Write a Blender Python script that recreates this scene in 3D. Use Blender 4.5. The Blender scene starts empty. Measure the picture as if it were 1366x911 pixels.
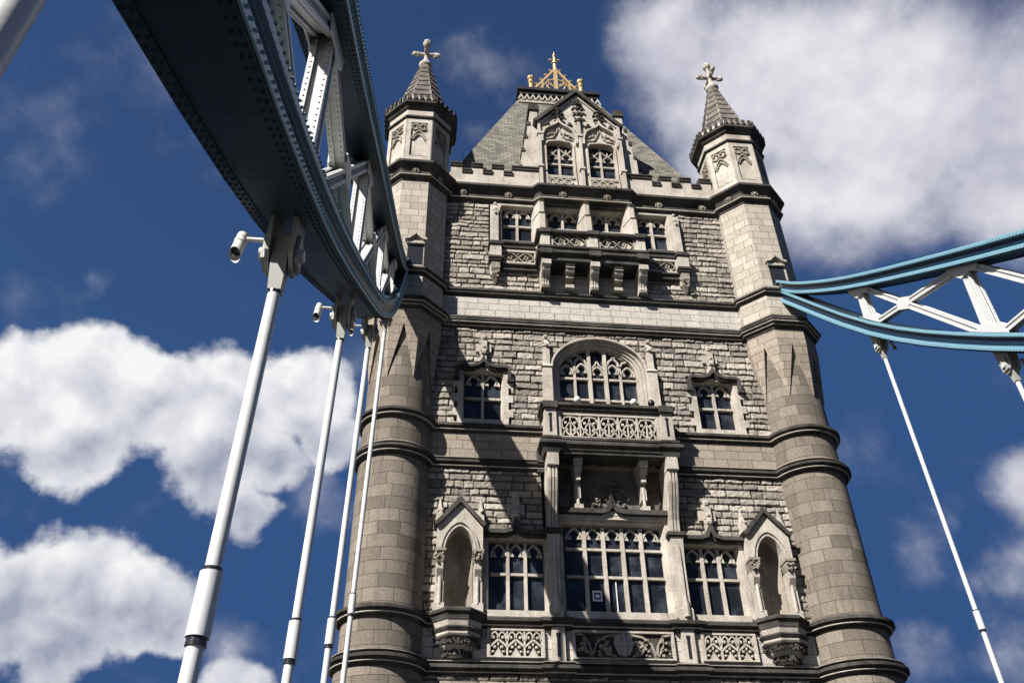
import bpy, math, random
import numpy as np
from mathutils import Vector, Matrix
random.seed(7); RNG = np.random.default_rng(11)
C = bpy.context.scene.collection
R = math.radians

# ------------------------------------------------------------------ mesh builder
class MB:
    def __init__(s, cyl=None):
        s.prim = []; s.v = []; s.f = []; s.xf = None; s.cyl = cyl; s.smooth = []; s.sm = False
    def add(s, vs, fs):
        b = len(s.v); s.prim.append((len(s.v), len(s.v)+len(vs), len(s.f), len(s.f)+len(fs)))
        if s.xf is not None: vs = [tuple(s.xf @ Vector(p)) for p in vs]
        s.v += [tuple(p) for p in vs]
        s.f += [tuple(b + i for i in f) for f in fs]
        s.smooth += [s.sm] * len(fs)
    def box(s, x0, x1, y0, y1, z0, z1):
        s.add([(x0,y0,z0),(x1,y0,z0),(x1,y1,z0),(x0,y1,z0),(x0,y0,z1),(x1,y0,z1),(x1,y1,z1),(x0,y1,z1)],
              [(0,3,2,1),(4,5,6,7),(0,1,5,4),(1,2,6,5),(2,3,7,6),(3,0,4,7)])
    def hexa(s, a, b):      # two quads (bottom / top loops)
        s.add(list(a) + list(b), [(3,2,1,0),(4,5,6,7),(0,1,5,4),(1,2,6,5),(2,3,7,6),(3,0,4,7)])
    def loft(s, loops, cap=True, closed=True):
        n = len(loops[0]); vs = [p for l in loops for p in l]; fs = []
        for i in range(len(loops)-1):
            for j in range(n if closed else n-1):
                k = (j+1) % n
                fs.append((i*n+j, i*n+k, (i+1)*n+k, (i+1)*n+j))
        if cap and not s.sm: fs.append(tuple(range(n-1,-1,-1))); fs.append(tuple((len(loops)-1)*n+i for i in range(n)))
        s.add(vs, fs)
        if cap and s.sm:
            s.sm = False; s.add(list(loops[0]), [tuple(range(n-1,-1,-1))]); s.add(list(loops[-1]), [tuple(range(n))]); s.sm = True
    def prism(s, poly, y0, y1):            # outline (x,z) seen from -y, counter clockwise
        s.loft([[(x,y0,z) for x,z in poly], [(x,y1,z) for x,z in poly]])
    def prism_x(s, poly, x0, x1):          # outline (y,z)
        s.loft([[(x0,y,z) for y,z in poly], [(x1,y,z) for y,z in poly]])
    def lathe(s, cx, cy, prof, n=48, ph=0, apo=False, cap=False):
        k = 1/math.cos(math.pi/n) if apo else 1
        loops = [[(cx + r*k*math.cos(ph+2*math.pi*i/n), cy + r*k*math.sin(ph+2*math.pi*i/n), z) for i in range(n)] for r, z in prof]
        s.loft(loops, cap=cap)
    def bar(s, pts, w, y0, y1):            # flat bar following a polyline in XZ
        if len(pts) < 2: return
        P = [Vector((p[0], p[1])) for p in pts]; L = []; Rr = []
        for i, p in enumerate(P):
            a = (P[i]-P[i-1]).normalized() if i else (P[1]-P[0]).normalized()
            b = (P[i+1]-P[i]).normalized() if i < len(P)-1 else a
            t = a+b
            t = t.normalized() if t.length > 1e-5 else a
            n = Vector((-t.y, t.x)); c = max(.35, n.dot(Vector((-a.y, a.x))))
            ww = (w[i] if hasattr(w, '__len__') else w)/2/c
            L.append(p+n*ww); Rr.append(p-n*ww)
        s.loft([[(l.x,y0,l.y),(r.x,y0,r.y),(r.x,y1,r.y),(l.x,y1,l.y)] for l, r in zip(L, Rr)])
    def mould(s, path, prof, side=1):      # path (x,y) plan polyline, prof (out,z); out is to the left*side of travel
        P = [Vector(p) for p in path]; loops = []
        for i, p in enumerate(P):
            a = (P[i]-P[i-1]).normalized() if i else (P[1]-P[0]).normalized()
            b = (P[i+1]-P[i]).normalized() if i < len(P)-1 else a
            t = (a+b).normalized(); n = Vector((t.y, -t.x))*side
            c = max(.3, n.dot(Vector((a.y, -a.x))*side))
            loops.append([(p.x+n.x*o/c, p.y+n.y*o/c, z) for o, z in prof])
        s.loft(loops)
    def tube(s, p0, p1, r0, r1=None, n=16, cap=True):
        r1 = r0 if r1 is None else r1
        p0 = Vector(p0); p1 = Vector(p1); d = (p1-p0).normalized()
        u = d.cross(Vector((0,0,1)) if abs(d.z) < .9 else Vector((1,0,0))).normalized(); w = d.cross(u)
        o = s.sm; s.sm = True
        s.loft([[p + u*r*math.cos(2*math.pi*i/n) + w*r*math.sin(2*math.pi*i/n) for i in range(n)] for p, r in ((p0,r0),(p1,r1))], cap=cap)
        s.sm = o
    def blob(s, x, y, z, rx, ry, rz, n=6, m=4):
        o = s.sm; s.sm = False
        loops = []
        for j in range(1, m):
            t = math.pi*j/m
            loops.append([(x+rx*math.sin(t)*math.cos(2*math.pi*i/n), y+ry*math.sin(t)*math.sin(2*math.pi*i/n), z-rz*math.cos(t)) for i in range(n)])
        s.loft(loops); s.sm = o
    def carve(s, x, y, z, w, h, d, n=10, size=.06):   # foliage: a cluster of small knobs
        for i in range(n):
            q = random.uniform(.6, 1.3)*size
            s.blob(x+random.uniform(-w,w)/2, y-random.uniform(0,d), z+random.uniform(-h,h)/2, q, q, q*random.uniform(.7,1.3), 5, 3)

def worigin(p):
    o = Vector((0,0,0))
    while p is not None: o += p.location; p = p.parent
    return o
def finish(name, me, mat, parent):
    o = bpy.data.objects.new(name, me); C.objects.link(o)
    if mat: me.materials.append(mat)
    if parent is not None:
        o.parent = parent
    return o
KEEP = {'tracery','rivet','brace_rivet','post_rivet','flange_rivet','corbel_foliage','crest','balustrade','parapet_tracery','blind_tracery','roof_frieze','road_marking',
        'mullion','core_wall','broach','carved_panel','finial','capital','spire','poster_mark','tracery_panel','turnbuckle_sleeve'}
def clusters(mb, tol=.025):
    n = len(mb.prim)
    if n < 2 or n > 600: return None
    V = np.array(mb.v); lo = np.array([V[a:b].min(0) for a, b, _, _ in mb.prim])-tol; hi = np.array([V[a:b].max(0) for a, b, _, _ in mb.prim])+tol
    g = list(range(n))
    def f(i):
        while g[i] != i: g[i] = g[g[i]]; i = g[i]
        return i
    for i in range(n):
        t = np.nonzero(np.all((lo[i] < hi) & (hi[i] > lo), 1))[0]
        for j in t: g[f(int(j))] = f(i)
    out = {}
    for i in range(n): out.setdefault(f(i), []).append(i)
    return list(out.values())
def build(name, mb, mat, parent=None):
    if name not in KEEP:
        cl = clusters(mb)
        if cl and 1 < len(cl) <= 60:
            first = None
            for c in cl:
                q = MB(cyl=mb.cyl)
                for i in c:
                    a, b, fa, fb = mb.prim[i]; o = len(q.v)-a
                    q.v += mb.v[a:b]; q.f += [tuple(k+o for k in f) for f in mb.f[fa:fb]]; q.smooth += mb.smooth[fa:fb]
                ob = build1(name, q, mat, parent); first = first or ob
            return first
    ob = build1(name, mb, mat, parent)
    if 'rivet' in name: ob['kind'] = 'stuff'
    return ob
def build1(name, mb, mat, parent=None):
    me = bpy.data.meshes.new(name)
    v = np.array(mb.v, dtype=np.float64)
    org = np.array(worigin(parent)) if parent is not None else np.zeros(3)
    me.from_pydata((v-org).tolist(), [], mb.f)
    for p, sm in zip(me.polygons, mb.smooth): p.use_smooth = sm
    uv = me.uv_layers.new(name='UVMap'); me.update()
    dat = np.zeros((len(me.loops), 2))
    for p in me.polygons:
        n = p.normal
        ids = list(p.loop_indices); vs = [v[me.loops[i].vertex_index] for i in ids]
        if mb.cyl and abs(n.z) < .9:
            cx, cy, rr = mb.cyl
            an = [math.atan2(q[1]-cy, q[0]-cx) for q in vs]; a0 = an[0]
            for i, q, a in zip(ids, vs, an):
                while a-a0 > math.pi: a -= 2*math.pi
                while a-a0 < -math.pi: a += 2*math.pi
                dat[i] = (a*rr, q[2])
        elif abs(n.z) > .92:
            for i, q in zip(ids, vs): dat[i] = (q[0], q[1])
        else:
            t = Vector((-n.y, n.x, 0)).normalized()
            for i, q in zip(ids, vs): dat[i] = (q[0]*t.x+q[1]*t.y, q[2])
    uv.data.foreach_set('uv', dat.ravel())
    me.validate()
    return finish(name, me, mat, parent)
def empty(name, loc, parent=None, label=None, cat=None, group=None):
    o = bpy.data.objects.new(name, None); C.objects.link(o); o.location = Vector(loc) - (worigin(parent) if parent else Vector((0,0,0)))
    if parent: o.parent = parent
    if label: o['label'] = label
    if cat: o['category'] = cat
    if group: o['group'] = group
    return o

# ------------------------------------------------------------------ materials
def newmat(name):
    m = bpy.data.materials.new(name); m.use_nodes = True
    nt = m.node_tree; b = nt.nodes['Principled BSDF']; return m, nt, b
def N(nt, t, **k):
    n = nt.nodes.new(t)
    for a, v in k.items(): setattr(n, a, v)
    return n
def ramp(nt, src, stops):
    r = N(nt, 'ShaderNodeValToRGB'); e = r.color_ramp.elements
    while len(e) < len(stops): e.new(.5)
    for el, (p, c) in zip(e, stops): el.position = p; el.color = (*c, 1) if len(c) == 3 else c
    nt.links.new(src, r.inputs[0]); return r
def mixc(nt, a, b, f, mode='MIX'):
    m = N(nt, 'ShaderNodeMix', data_type='RGBA', blend_type=mode)
    if isinstance(f, (int, float)): m.inputs[0].default_value = f
    else: nt.links.new(f, m.inputs[0])
    for i, s in ((6, a), (7, b)):
        if isinstance(s, tuple): m.inputs[i].default_value = (*s, 1)
        else: nt.links.new(s, m.inputs[i])
    return m.outputs[2]
def noise(nt, vec, scale, detail=5, rough=.6):
    n = N(nt, 'ShaderNodeTexNoise'); n.inputs['Scale'].default_value = scale; n.inputs['Detail'].default_value = detail; n.inputs['Roughness'].default_value = rough
    if vec is not None: nt.links.new(vec, n.inputs['Vector'])
    return n.outputs['Fac']
def stone(name, c1, c2, brick=None, mortar=(.035,.03,.026), grime=.55, bump=.25, dark=(.035,.032,.03), attr=False):
    k_ = .62; c1 = tuple(x*k_ for x in c1); c2 = tuple(x*k_ for x in c2)
    m, nt, b = newmat(name); L = nt.links
    geo = N(nt, 'ShaderNodeNewGeometry'); P = geo.outputs['Position']
    if brick:
        uvn = N(nt, 'ShaderNodeUVMap')
        bt = N(nt, 'ShaderNodeTexBrick'); bt.offset = .5; bt.squash = brick[3] if len(brick) > 3 else .72; bt.squash_frequency = 3; bt.offset_frequency = 2
        mp = N(nt, 'ShaderNodeMapping'); mp.inputs['Location'].default_value = (.13, brick[2], 0)
        L.new(uvn.outputs[0], mp.inputs[0]); L.new(mp.outputs[0], bt.inputs['Vector'])
        bt.inputs['Color1'].default_value = (*c1,1); bt.inputs['Color2'].default_value = (*c2,1); bt.inputs['Mortar'].default_value = (*mortar,1)
        bt.inputs['Scale'].default_value = 1; bt.inputs['Brick Width'].default_value = brick[0]; bt.inputs['Row Height'].default_value = brick[1]
        bt.inputs['Mortar Size'].default_value = .011; bt.inputs['Mortar Smooth'].default_value = .3; bt.inputs['Bias'].default_value = -.1
        col = bt.outputs['Color']
    elif attr:
        a = N(nt, 'ShaderNodeAttribute', attribute_name='tone')
        col = ramp(nt, a.outputs['Fac'], [(0, tuple(x*.6 for x in c2)), (.04, c2), (.75, c1), (1, tuple(x*1.3 for x in c1))]).outputs[0]
    else:
        col = ramp(nt, noise(nt, P, 1.1, 3), [(.35, c2), (.65, c1)]).outputs[0]
    f = noise(nt, P, 14, 6, .7)
    col = mixc(nt, col, ramp(nt, f, [(.3, (.55,.53,.5)), (.6, (1.12,1.1,1.08))]).outputs[0], .75, 'MULTIPLY')
    # rain streaks and soot patches with shapes of their own
    mp2 = N(nt, 'ShaderNodeMapping'); mp2.inputs['Scale'].default_value = (3.2, 3.2, .45); L.new(P, mp2.inputs[0])
    g = ramp(nt, noise(nt, mp2.outputs[0], 1.0, 6, .65), [(.50, (0,0,0)), (.72, (1,1,1))]).outputs[0]
    mlt = N(nt, 'ShaderNodeMath', operation='MULTIPLY'); L.new(g, mlt.inputs[0]); mlt.inputs[1].default_value = grime
    col = mixc(nt, col, dark, mlt.outputs[0])
    L.new(col, b.inputs['Base Color']); b.inputs['Roughness'].default_value = .92; b.inputs['Specular IOR Level'].default_value = .15
    bp = N(nt, 'ShaderNodeBump'); bp.inputs['Strength'].default_value = bump; bp.inputs['Distance'].default_value = .03
    h = noise(nt, P, 22, 5, .7)
    if brick:
        mm = N(nt, 'ShaderNodeMath', operation='SUBTRACT'); L.new(h, mm.inputs[0])
        m3 = N(nt, 'ShaderNodeMath', operation='MULTIPLY'); L.new(bt.outputs['Fac'], m3.inputs[0]); m3.inputs[1].default_value = 2.; L.new(m3.outputs[0], mm.inputs[1]); h = mm.outputs[0]
    L.new(h, bp.inputs['Height']); L.new(bp.outputs[0], b.inputs['Normal'])
    return m
def paint(name, c, rough=.45, dirt=.25, dcol=(.12,.08,.05), bump=.08, metal=0):
    m, nt, b = newmat(name); L = nt.links
    P = N(nt, 'ShaderNodeNewGeometry').outputs['Position']
    col = mixc(nt, c, tuple(x*.8 for x in c), noise(nt, P, 2.5, 4))
    g = ramp(nt, noise(nt, P, 7, 7, .7), [(.55, (0,0,0)), (.75, (1,1,1))]).outputs[0]
    ml = N(nt, 'ShaderNodeMath', operation='MULTIPLY'); L.new(g, ml.inputs[0]); ml.inputs[1].default_value = dirt
    col = mixc(nt, col, dcol, ml.outputs[0])
    L.new(col, b.inputs['Base Color']); b.inputs['Roughness'].default_value = rough; b.inputs['Metallic'].default_value = metal
    bp = N(nt, 'ShaderNodeBump'); bp.inputs['Strength'].default_value = bump; bp.inputs['Distance'].default_value = .02
    L.new(noise(nt, P, 9, 3), bp.inputs['Height']); L.new(bp.outputs[0], b.inputs['Normal'])
    return m
M = {}
M['rubble'] = stone('rock_faced_granite', (.50,.45,.385), (.24,.21,.18), attr=True, grime=.35, bump=.9)
M['ash'] = stone('pale_ashlar', (.68,.635,.575), (.58,.54,.485), brick=(.95,.372,.02), grime=.22)
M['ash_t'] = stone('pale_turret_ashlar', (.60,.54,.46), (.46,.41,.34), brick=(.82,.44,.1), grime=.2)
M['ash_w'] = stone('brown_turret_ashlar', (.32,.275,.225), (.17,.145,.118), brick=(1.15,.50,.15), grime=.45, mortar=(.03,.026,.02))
M['ash_mid'] = stone('warm_ashlar', (.46,.395,.32), (.33,.28,.22), brick=(1.05,.40,.0), grime=.2)
M['dress'] = stone('dressed_limestone', (.70,.64,.56), (.50,.45,.38), grime=.35)
M['mould'] = stone('soot_and_shade_moulding_stone', (.12,.11,.10), (.045,.042,.038), grime=.75, dark=(.02,.018,.017))  # soot, with the shade of the mouldings also put into the colour
M['carved'] = stone('carved_limestone', (.50,.45,.38), (.30,.26,.21), grime=.6, bump=.5)
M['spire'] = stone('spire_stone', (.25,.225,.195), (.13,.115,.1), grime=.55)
M['slate'] = stone('stone_roof_slates', (.33,.312,.262), (.155,.148,.125), brick=(.42,.23,.0,1.0), grime=.35, mortar=(.05,.05,.045), bump=.8)
M['lead'] = stone('blackened_lead', (.05,.05,.052), (.03,.03,.032), grime=.3)
M['white'] = paint('white_paint', (.55,.55,.535), .38, .22)
M['white_old'] = paint('weathered_white_paint', (.30,.30,.27), .5, .55, (.2,.17,.12))
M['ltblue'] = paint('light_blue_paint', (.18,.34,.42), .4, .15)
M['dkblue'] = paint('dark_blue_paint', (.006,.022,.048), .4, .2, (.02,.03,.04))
M['soffit'] = paint('soffit_shade_blue', (.008,.022,.033), .55, .3, (.006,.008,.01))  # shade under the chords painted into the blue
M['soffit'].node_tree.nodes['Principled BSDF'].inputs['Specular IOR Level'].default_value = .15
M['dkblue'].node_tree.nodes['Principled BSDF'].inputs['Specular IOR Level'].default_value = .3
M['lamp'] = paint('lamp_housing', (.55,.53,.49), .5, .15)
M['lamp_recess_dark'] = paint('lamp_glass_and_recess_dark', (.02,.02,.022), .2, .1)  # lamp glass, and the near-black painted in for shaded recesses and openings
M['gold'] = paint('gilding', (.50,.36,.17), .4, .35, (.25,.12,.03), metal=.3)
M['tarmac'] = paint('tarmac', (.03,.03,.03), .95, .2)
M['paving'] = paint('paving', (.035,.035,.035), .9, .3)
M['paper'] = paint('paper', (.75,.75,.75), .8, .0)
def mk_glass():
    m, nt, b = newmat('leaded_glass'); L = nt.links
    P = N(nt, 'ShaderNodeNewGeometry').outputs['Position']
    mp = N(nt, 'ShaderNodeMapping'); mp.inputs['Rotation'].default_value = (0, R(45), 0); mp.inputs['Scale'].default_value = (8.5,8.5,8.5); L.new(P, mp.inputs[0])
    sp = N(nt, 'ShaderNodeSeparateXYZ'); L.new(mp.outputs[0], sp.inputs[0])
    outs = []
    for a in ('X', 'Z'):
        fr = N(nt, 'ShaderNodeMath', operation='FRACT'); L.new(sp.outputs[a], fr.inputs[0])
        lt = N(nt, 'ShaderNodeMath', operation='LESS_THAN'); L.new(fr.outputs[0], lt.inputs[0]); lt.inputs[1].default_value = .13; outs.append(lt)
    mx = N(nt, 'ShaderNodeMath', operation='MAXIMUM'); L.new(outs[0].outputs[0], mx.inputs[0]); L.new(outs[1].outputs[0], mx.inputs[1])
    base = mixc(nt, (.012,.014,.018), ramp(nt, noise(nt, P, 1.6, 2), [(.45, (.008,.009,.012)), (.7, (.05,.06,.075))]).outputs[0], .8)  # bluish noise puts uneven reflections into the pane colour
    col = mixc(nt, base, (.013,.014,.016), mx.outputs[0]); L.new(col, b.inputs['Base Color'])
    rr = N(nt, 'ShaderNodeMath', operation='MULTIPLY_ADD'); L.new(mx.outputs[0], rr.inputs[0]); rr.inputs[1].default_value = .15; rr.inputs[2].default_value = .15
    L.new(rr.outputs[0], b.inputs['Roughness'])
    bp = N(nt, 'ShaderNodeBump'); bp.inputs['Strength'].default_value = .9; bp.inputs['Distance'].default_value = .05
    L.new(noise(nt, P, 2.2, 3), bp.inputs['Height']); L.new(bp.outputs[0], b.inputs['Normal'])
    return m
M['glass'] = mk_glass(); M['glass'].node_tree.nodes['Principled BSDF'].inputs['Specular IOR Level'].default_value = .3

# ------------------------------------------------------------------ the tower
TX, TY = 8.6, .3
tower = empty('gothic_tower', (0, 6, -1.65), label='tall gothic stone bridge tower with corner turrets and steep slate roof', cat='tower')
def part(name, mb, mat, parent=None): return build(name, mb, M[mat], parent or tower)

# body behind the facade skin
mb = MB(); mb.box(-8.4, 8.4, .62, 12.0, 8.6, 33.2)
mb.box(-8.4, -5.2, .3, 12.0, -1.65, 8.6); mb.box(5.2, 8.4, .3, 12.0, -1.65, 8.6)
part('core_wall', mb, 'ash_mid')
# carriage arch under the frame
mb = MB(); n = 20; outer = [(-5.2, 8.6)]; pts = [(-5.2+10.4*i/n, 2.0+4.8*max(0,1-abs(-1+2*i/n)**2)**.5) for i in range(n+1)]
for i in range(n):
    (xa, za), (xb, zb) = pts[i], pts[i+1]
    mb.hexa([(xa,.25,za),(xb,.25,zb),(xb,11.9,zb),(xa,11.9,za)], [(xa,.25,8.6),(xb,.25,8.6),(xb,11.9,8.6),(xa,11.9,8.6)])
part('road_arch', mb, 'ash_mid')

# rock-faced walling, a real relief
HOLES = [(-6.32,-3.92,18.85,21.75),(3.92,6.32,18.85,21.75),(-4.9,4.9,27.3,31.8),(-2.5,2.5,26,31.8),(-2.75,2.75,10.6,16.95),(-5.1,-2.5,10.6,13.95),(2.5,5.1,10.6,13.95),
         (-6.62,-5.28,10.6,14.2),(5.28,6.62,10.6,14.2)]
def vnoise(X, Z, cell, seed):
    r = np.random.default_rng(seed).random((256,256)); a = X/cell; b = Z/cell
    ia = np.floor(a).astype(int); ib = np.floor(b).astype(int); fa = a-ia; fb = b-ib
    g = lambda i, j: r[i % 256, j % 256]
    return (g(ia,ib)*(1-fa)+g(ia+1,ib)*fa)*(1-fb)+(g(ia,ib+1)*(1-fa)+g(ia+1,ib+1)*fa)*fb
def rubble(name, x0, x1, z0, z1, dx=.03, dz=.027, yb=.0):
    nx = int((x1-x0)/dx)+1; nz = int((z1-z0)/dz)+1
    xs = np.linspace(x0, x1, nx); zs = np.linspace(z0, z1, nz)
    X, Z = np.meshgrid(xs, zs)
    W = X + .02*(vnoise(X, Z, .3, 5)-.5); V = Z + .02*(vnoise(X, Z, .35, 6)-.5)
    rows = [z0]
    while rows[-1] < z1: rows.append(rows[-1]+random.choice([.24,.3,.3,.33,.36,.4]))
    H = np.zeros_like(X); T = np.zeros_like(X)
    ri = np.clip(np.searchsorted(rows, V)-1, 0, len(rows)-2)
    for k in range(len(rows)-1):
        m = ri == k
        if not m.any(): continue
        b = [x0-random.random()]
        while b[-1] < x1+1: b.append(b[-1]+random.choice([.38,.5,.6,.75,.9,1.05]))
        b = np.array(b); bi = np.clip(np.searchsorted(b, W[m])-1, 0, len(b)-2)
        dl = W[m]-b[bi]; dr = b[bi+1]-W[m]; db = V[m]-rows[k]; dt = rows[k+1]-V[m]
        e = np.minimum(np.minimum(dl, dr), np.minimum(db, dt))
        ps = np.clip((e-.012)/.026, 0, 1); ps = ps*ps*(3-2*ps)
        q = RNG.random((len(b), 5))[bi]
        wid = (b[bi+1]-b[bi]); u = dl/wid-.5; v = db/(rows[k+1]-rows[k])-.5
        base = .035+.05*q[:,0] + u*(q[:,1]-.5)*.09 - v*(.02+q[:,2]*.07)
        fl = q[:,4] < .12
        base[fl] = .03
        H[m] = ps*np.maximum(base+.012, .03); T[m] = np.where(e < .019, -.6, q[:,3]*.85+.12)
    n1 = np.abs(vnoise(X+Z*.5, Z-X*.3, .17, 1)-.5)*2; n2 = vnoise(X, Z, .075, 2); n3 = vnoise(X, Z, .45, 3)
    H = H*(.55+.75*n3) + np.clip(H/.03, 0, 1)*((.5-n1)*.05 + (n2-.5)*.035)
    H = np.clip(H*.85, 0, .15)
    Vt = np.stack([X, yb-H, Z], -1).reshape(-1, 3)
    I = np.arange(nx*nz).reshape(nz, nx)
    F = np.stack([I[:-1,:-1], I[:-1,1:], I[1:,1:], I[1:,:-1]], -1).reshape(-1, 4)
    cx = (X[:-1,:-1]+X[1:,1:]).ravel()/2; cz = (Z[:-1,:-1]+Z[1:,1:]).ravel()/2
    keep = np.ones(len(F), bool)
    for a, b_, c, d in HOLES: keep &= ~((cx > a) & (cx < b_) & (cz > c) & (cz < d))
    keep &= ~((np.abs(cx) < 2.1) & (cz > 18.2) & (cz < 21.75+1.7*np.sqrt(np.clip(1-(cx/2.13)**2, 0, 1))) & (cz < 24))
    F = F[keep]; used = np.unique(F); mp = np.zeros(len(Vt), int); mp[used] = np.arange(len(used)); F = mp[F]; Vt = Vt[used] - np.array(worigin(tower)); tn = T.ravel()[used]
    me = bpy.data.meshes.new(name); me.vertices.add(len(Vt)); me.vertices.foreach_set('co', Vt.ravel())
    me.loops.add(len(F)*4); me.loops.foreach_set('vertex_index', F.ravel().astype(np.int32))
    me.polygons.add(len(F)); me.polygons.foreach_set('loop_start', np.arange(0, len(F)*4, 4, dtype=np.int32)); me.polygons.foreach_set('loop_total', np.full(len(F), 4, np.int32))
    me.update(calc_edges=True)
    at = me.attributes.new('tone', 'FLOAT', 'POINT'); at.data.foreach_set('value', tn.astype(np.float32))
    return finish(name, me, M['rubble'], tower)
XW = 7.75
rubble('rubble_wall', -XW, -2.5, 26.1, 31.95); rubble('rubble_wall', 2.5, XW, 26.1, 31.95)
rubble('rubble_wall', -XW, XW, 18.7, 23.75)
rubble('rubble_wall', -XW, XW, 10.62, 16.75)
rubble('rubble_wall', -XW, XW, 6.2, 8.75, .06, .05)

# ashlar bands between the strings
for z0, z1, y, mt in ((24.3,25.8,-.03,'ash'), (17.0,18.45,-.03,'ash_mid'), (9.0,10.45,-.03,'ash')):
    mb = MB(); mb.box(-XW, XW, y, .6, z0, z1); part('ashlar_band', mb, mt)
# pale fillets that paint the sunlit lips of the strings
def lit_fillets(fn):
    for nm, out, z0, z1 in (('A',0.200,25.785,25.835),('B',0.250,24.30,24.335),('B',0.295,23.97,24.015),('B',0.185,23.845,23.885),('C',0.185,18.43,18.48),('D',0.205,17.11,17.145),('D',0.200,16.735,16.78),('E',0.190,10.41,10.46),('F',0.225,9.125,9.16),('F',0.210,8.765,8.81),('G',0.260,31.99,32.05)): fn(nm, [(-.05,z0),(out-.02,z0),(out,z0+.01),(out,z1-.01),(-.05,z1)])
def facade_lit_fillet(nm, pr):
    mb = MB()
    if nm in 'CD': mb.mould([(-XW,0),(-2.6,0)], pr); mb.mould([(2.6,0),(XW,0)], pr)
    elif nm in 'EF': mb.mould([(-XW,0),(-2.72,0),(-2.72,-.12),(-2.0,-.12),(-2.0,0),(2.0,0),(2.0,-.12),(2.72,-.12),(2.72,0),(XW,0)], pr)
    elif nm == 'G': mb.mould([(-XW,0),(-2.55,0),(-2.25,-.3),(2.25,-.3),(2.55,0),(XW,0)], pr)
    else: mb.mould([(-XW,0),(XW,0)], pr)
    part('lit_lip_fillet', mb, 'dress')
lit_fillets(facade_lit_fillet)
# thin pale bed course over string A
mb = MB(); mb.box(-XW, XW, -.05, .6, 26.0, 26.2); part('bed_course', mb, 'dress')

# string courses and cornice
PA = [(-.1,26.16),(.13,26.06),(.27,25.98),(.27,25.88),(.15,25.84),(.13,25.74),(.07,25.73),(.05,25.66),(-.1,25.66)]
PB = [(-.1,24.52),(.10,24.44),(.19,24.40),(.19,24.33),(.12,24.30),(.15,24.24),(.34,24.16),(.34,24.06),(.24,24.02),(.20,23.92),(.13,23.90),(.13,23.83),(.07,23.80),(.05,23.7),(-.1,23.7)]
PC = [(-.1,18.86),(.1,18.80),(.28,18.68),(.28,18.57),(.16,18.53),(.12,18.42),(.07,18.40),(.05,18.33),(-.1,18.33)]
PD = [(-.1,17.24),(.08,17.18),(.15,17.16),(.15,17.10),(.11,17.07),(.30,16.98),(.30,16.88),(.18,16.84),(.14,16.72),(.08,16.70),(.05,16.62),(-.1,16.62)]
PE = [(-.1,10.80),(.1,10.76),(.30,10.66),(.30,10.55),(.18,10.50),(.13,10.40),(.07,10.38),(.05,10.31),(-.1,10.31)]
PF = [(-.1,9.26),(.08,9.20),(.17,9.18),(.17,9.11),(.12,9.08),(.32,9.0),(.32,8.9),(.2,8.85),(.15,8.74),(.08,8.72),(.05,8.64),(-.1,8.64)]
PG = [(-.1,32.98),(.30,32.94),(.44,32.86),(.44,32.72),(.34,32.66),(.22,32.58),(.13,32.42),(.11,32.2),(.2,32.08),(.2,31.98),(.08,31.9),(.05,31.74),(-.1,31.74)]
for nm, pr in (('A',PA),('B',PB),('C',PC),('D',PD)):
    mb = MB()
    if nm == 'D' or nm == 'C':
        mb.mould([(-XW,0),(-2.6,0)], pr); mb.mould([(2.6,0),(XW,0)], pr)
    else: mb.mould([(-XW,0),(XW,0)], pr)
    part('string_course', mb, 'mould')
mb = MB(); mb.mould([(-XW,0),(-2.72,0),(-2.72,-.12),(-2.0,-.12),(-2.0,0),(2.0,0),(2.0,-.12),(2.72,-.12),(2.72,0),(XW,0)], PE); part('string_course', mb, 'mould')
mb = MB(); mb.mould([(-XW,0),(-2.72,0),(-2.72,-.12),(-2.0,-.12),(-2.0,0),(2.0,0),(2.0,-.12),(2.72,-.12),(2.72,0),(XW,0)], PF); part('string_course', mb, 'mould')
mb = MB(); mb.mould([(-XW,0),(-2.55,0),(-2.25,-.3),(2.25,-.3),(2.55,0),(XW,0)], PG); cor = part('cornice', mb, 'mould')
mb = MB()   # ballflowers in the hollow
for x in (-6.2,-3.9,-1.15,1.15,3.9,6.2):
    y = -.22-(.3 if abs(x) < 2.3 else 0)
    mb.blob(x, y-.02, 32.3, .1, .12, .1, 8, 5)
    for k in range(7):
        a = k*2*math.pi/7; mb.blob(x+.15*math.cos(a), y, 32.3+.15*math.sin(a), .065,.08,.065, 6, 4)
part('ballflower', mb, 'carved', cor)

# parapet with merlons
mb = MB(); mc = MB()
for s in (-1, 1):
    a, b = sorted((s*2.3, s*7.6)); mb.box(a, b, -.32, .1, 32.9, 33.66)
    edges = [(2.95,3.68),(4.15,4.73),(5.23,5.80),(6.30,6.88)]
    for i, (p, q) in enumerate(edges):
        if i == 0: p = 2.3
        a, b = sorted((s*p, s*q)); mb.box(a, b, -.32, .1, 33.66, 34.12)
        prof = [(0,34.10),(.07,34.12),(.09,34.2),(.05,34.23),(.11,34.30),(.11,34.38),(-.15,34.50)]
        mc.loft([[(a-.03,-.32-o,z) for o,z in prof]+[(a-.03,.12,34.5),(a-.03,.12,34.10)], [(b+.03,-.32-o,z) for o,z in prof]+[(b+.03,.12,34.5),(b+.03,.12,34.10)]])
    gaps = [(3.68,4.15),(4.73,5.23),(5.80,6.30)]
    for p, q in gaps:
        a, b = sorted((s*p, s*q))
        prof = [(0,33.64),(.07,33.66),(.09,33.74),(.05,33.78),(.10,33.84),(.10,33.92),(-.15,34.02)]
        mc.loft([[(a,-.32-o,z) for o,z in prof]+[(a,.12,34.02),(a,.12,33.64)], [(b,-.32-o,z) for o,z in prof]+[(b,.12,34.02),(b,.12,33.64)]])
pp = part('parapet', mb, 'dress'); part('coping', mc, 'mould', pp)

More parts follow.
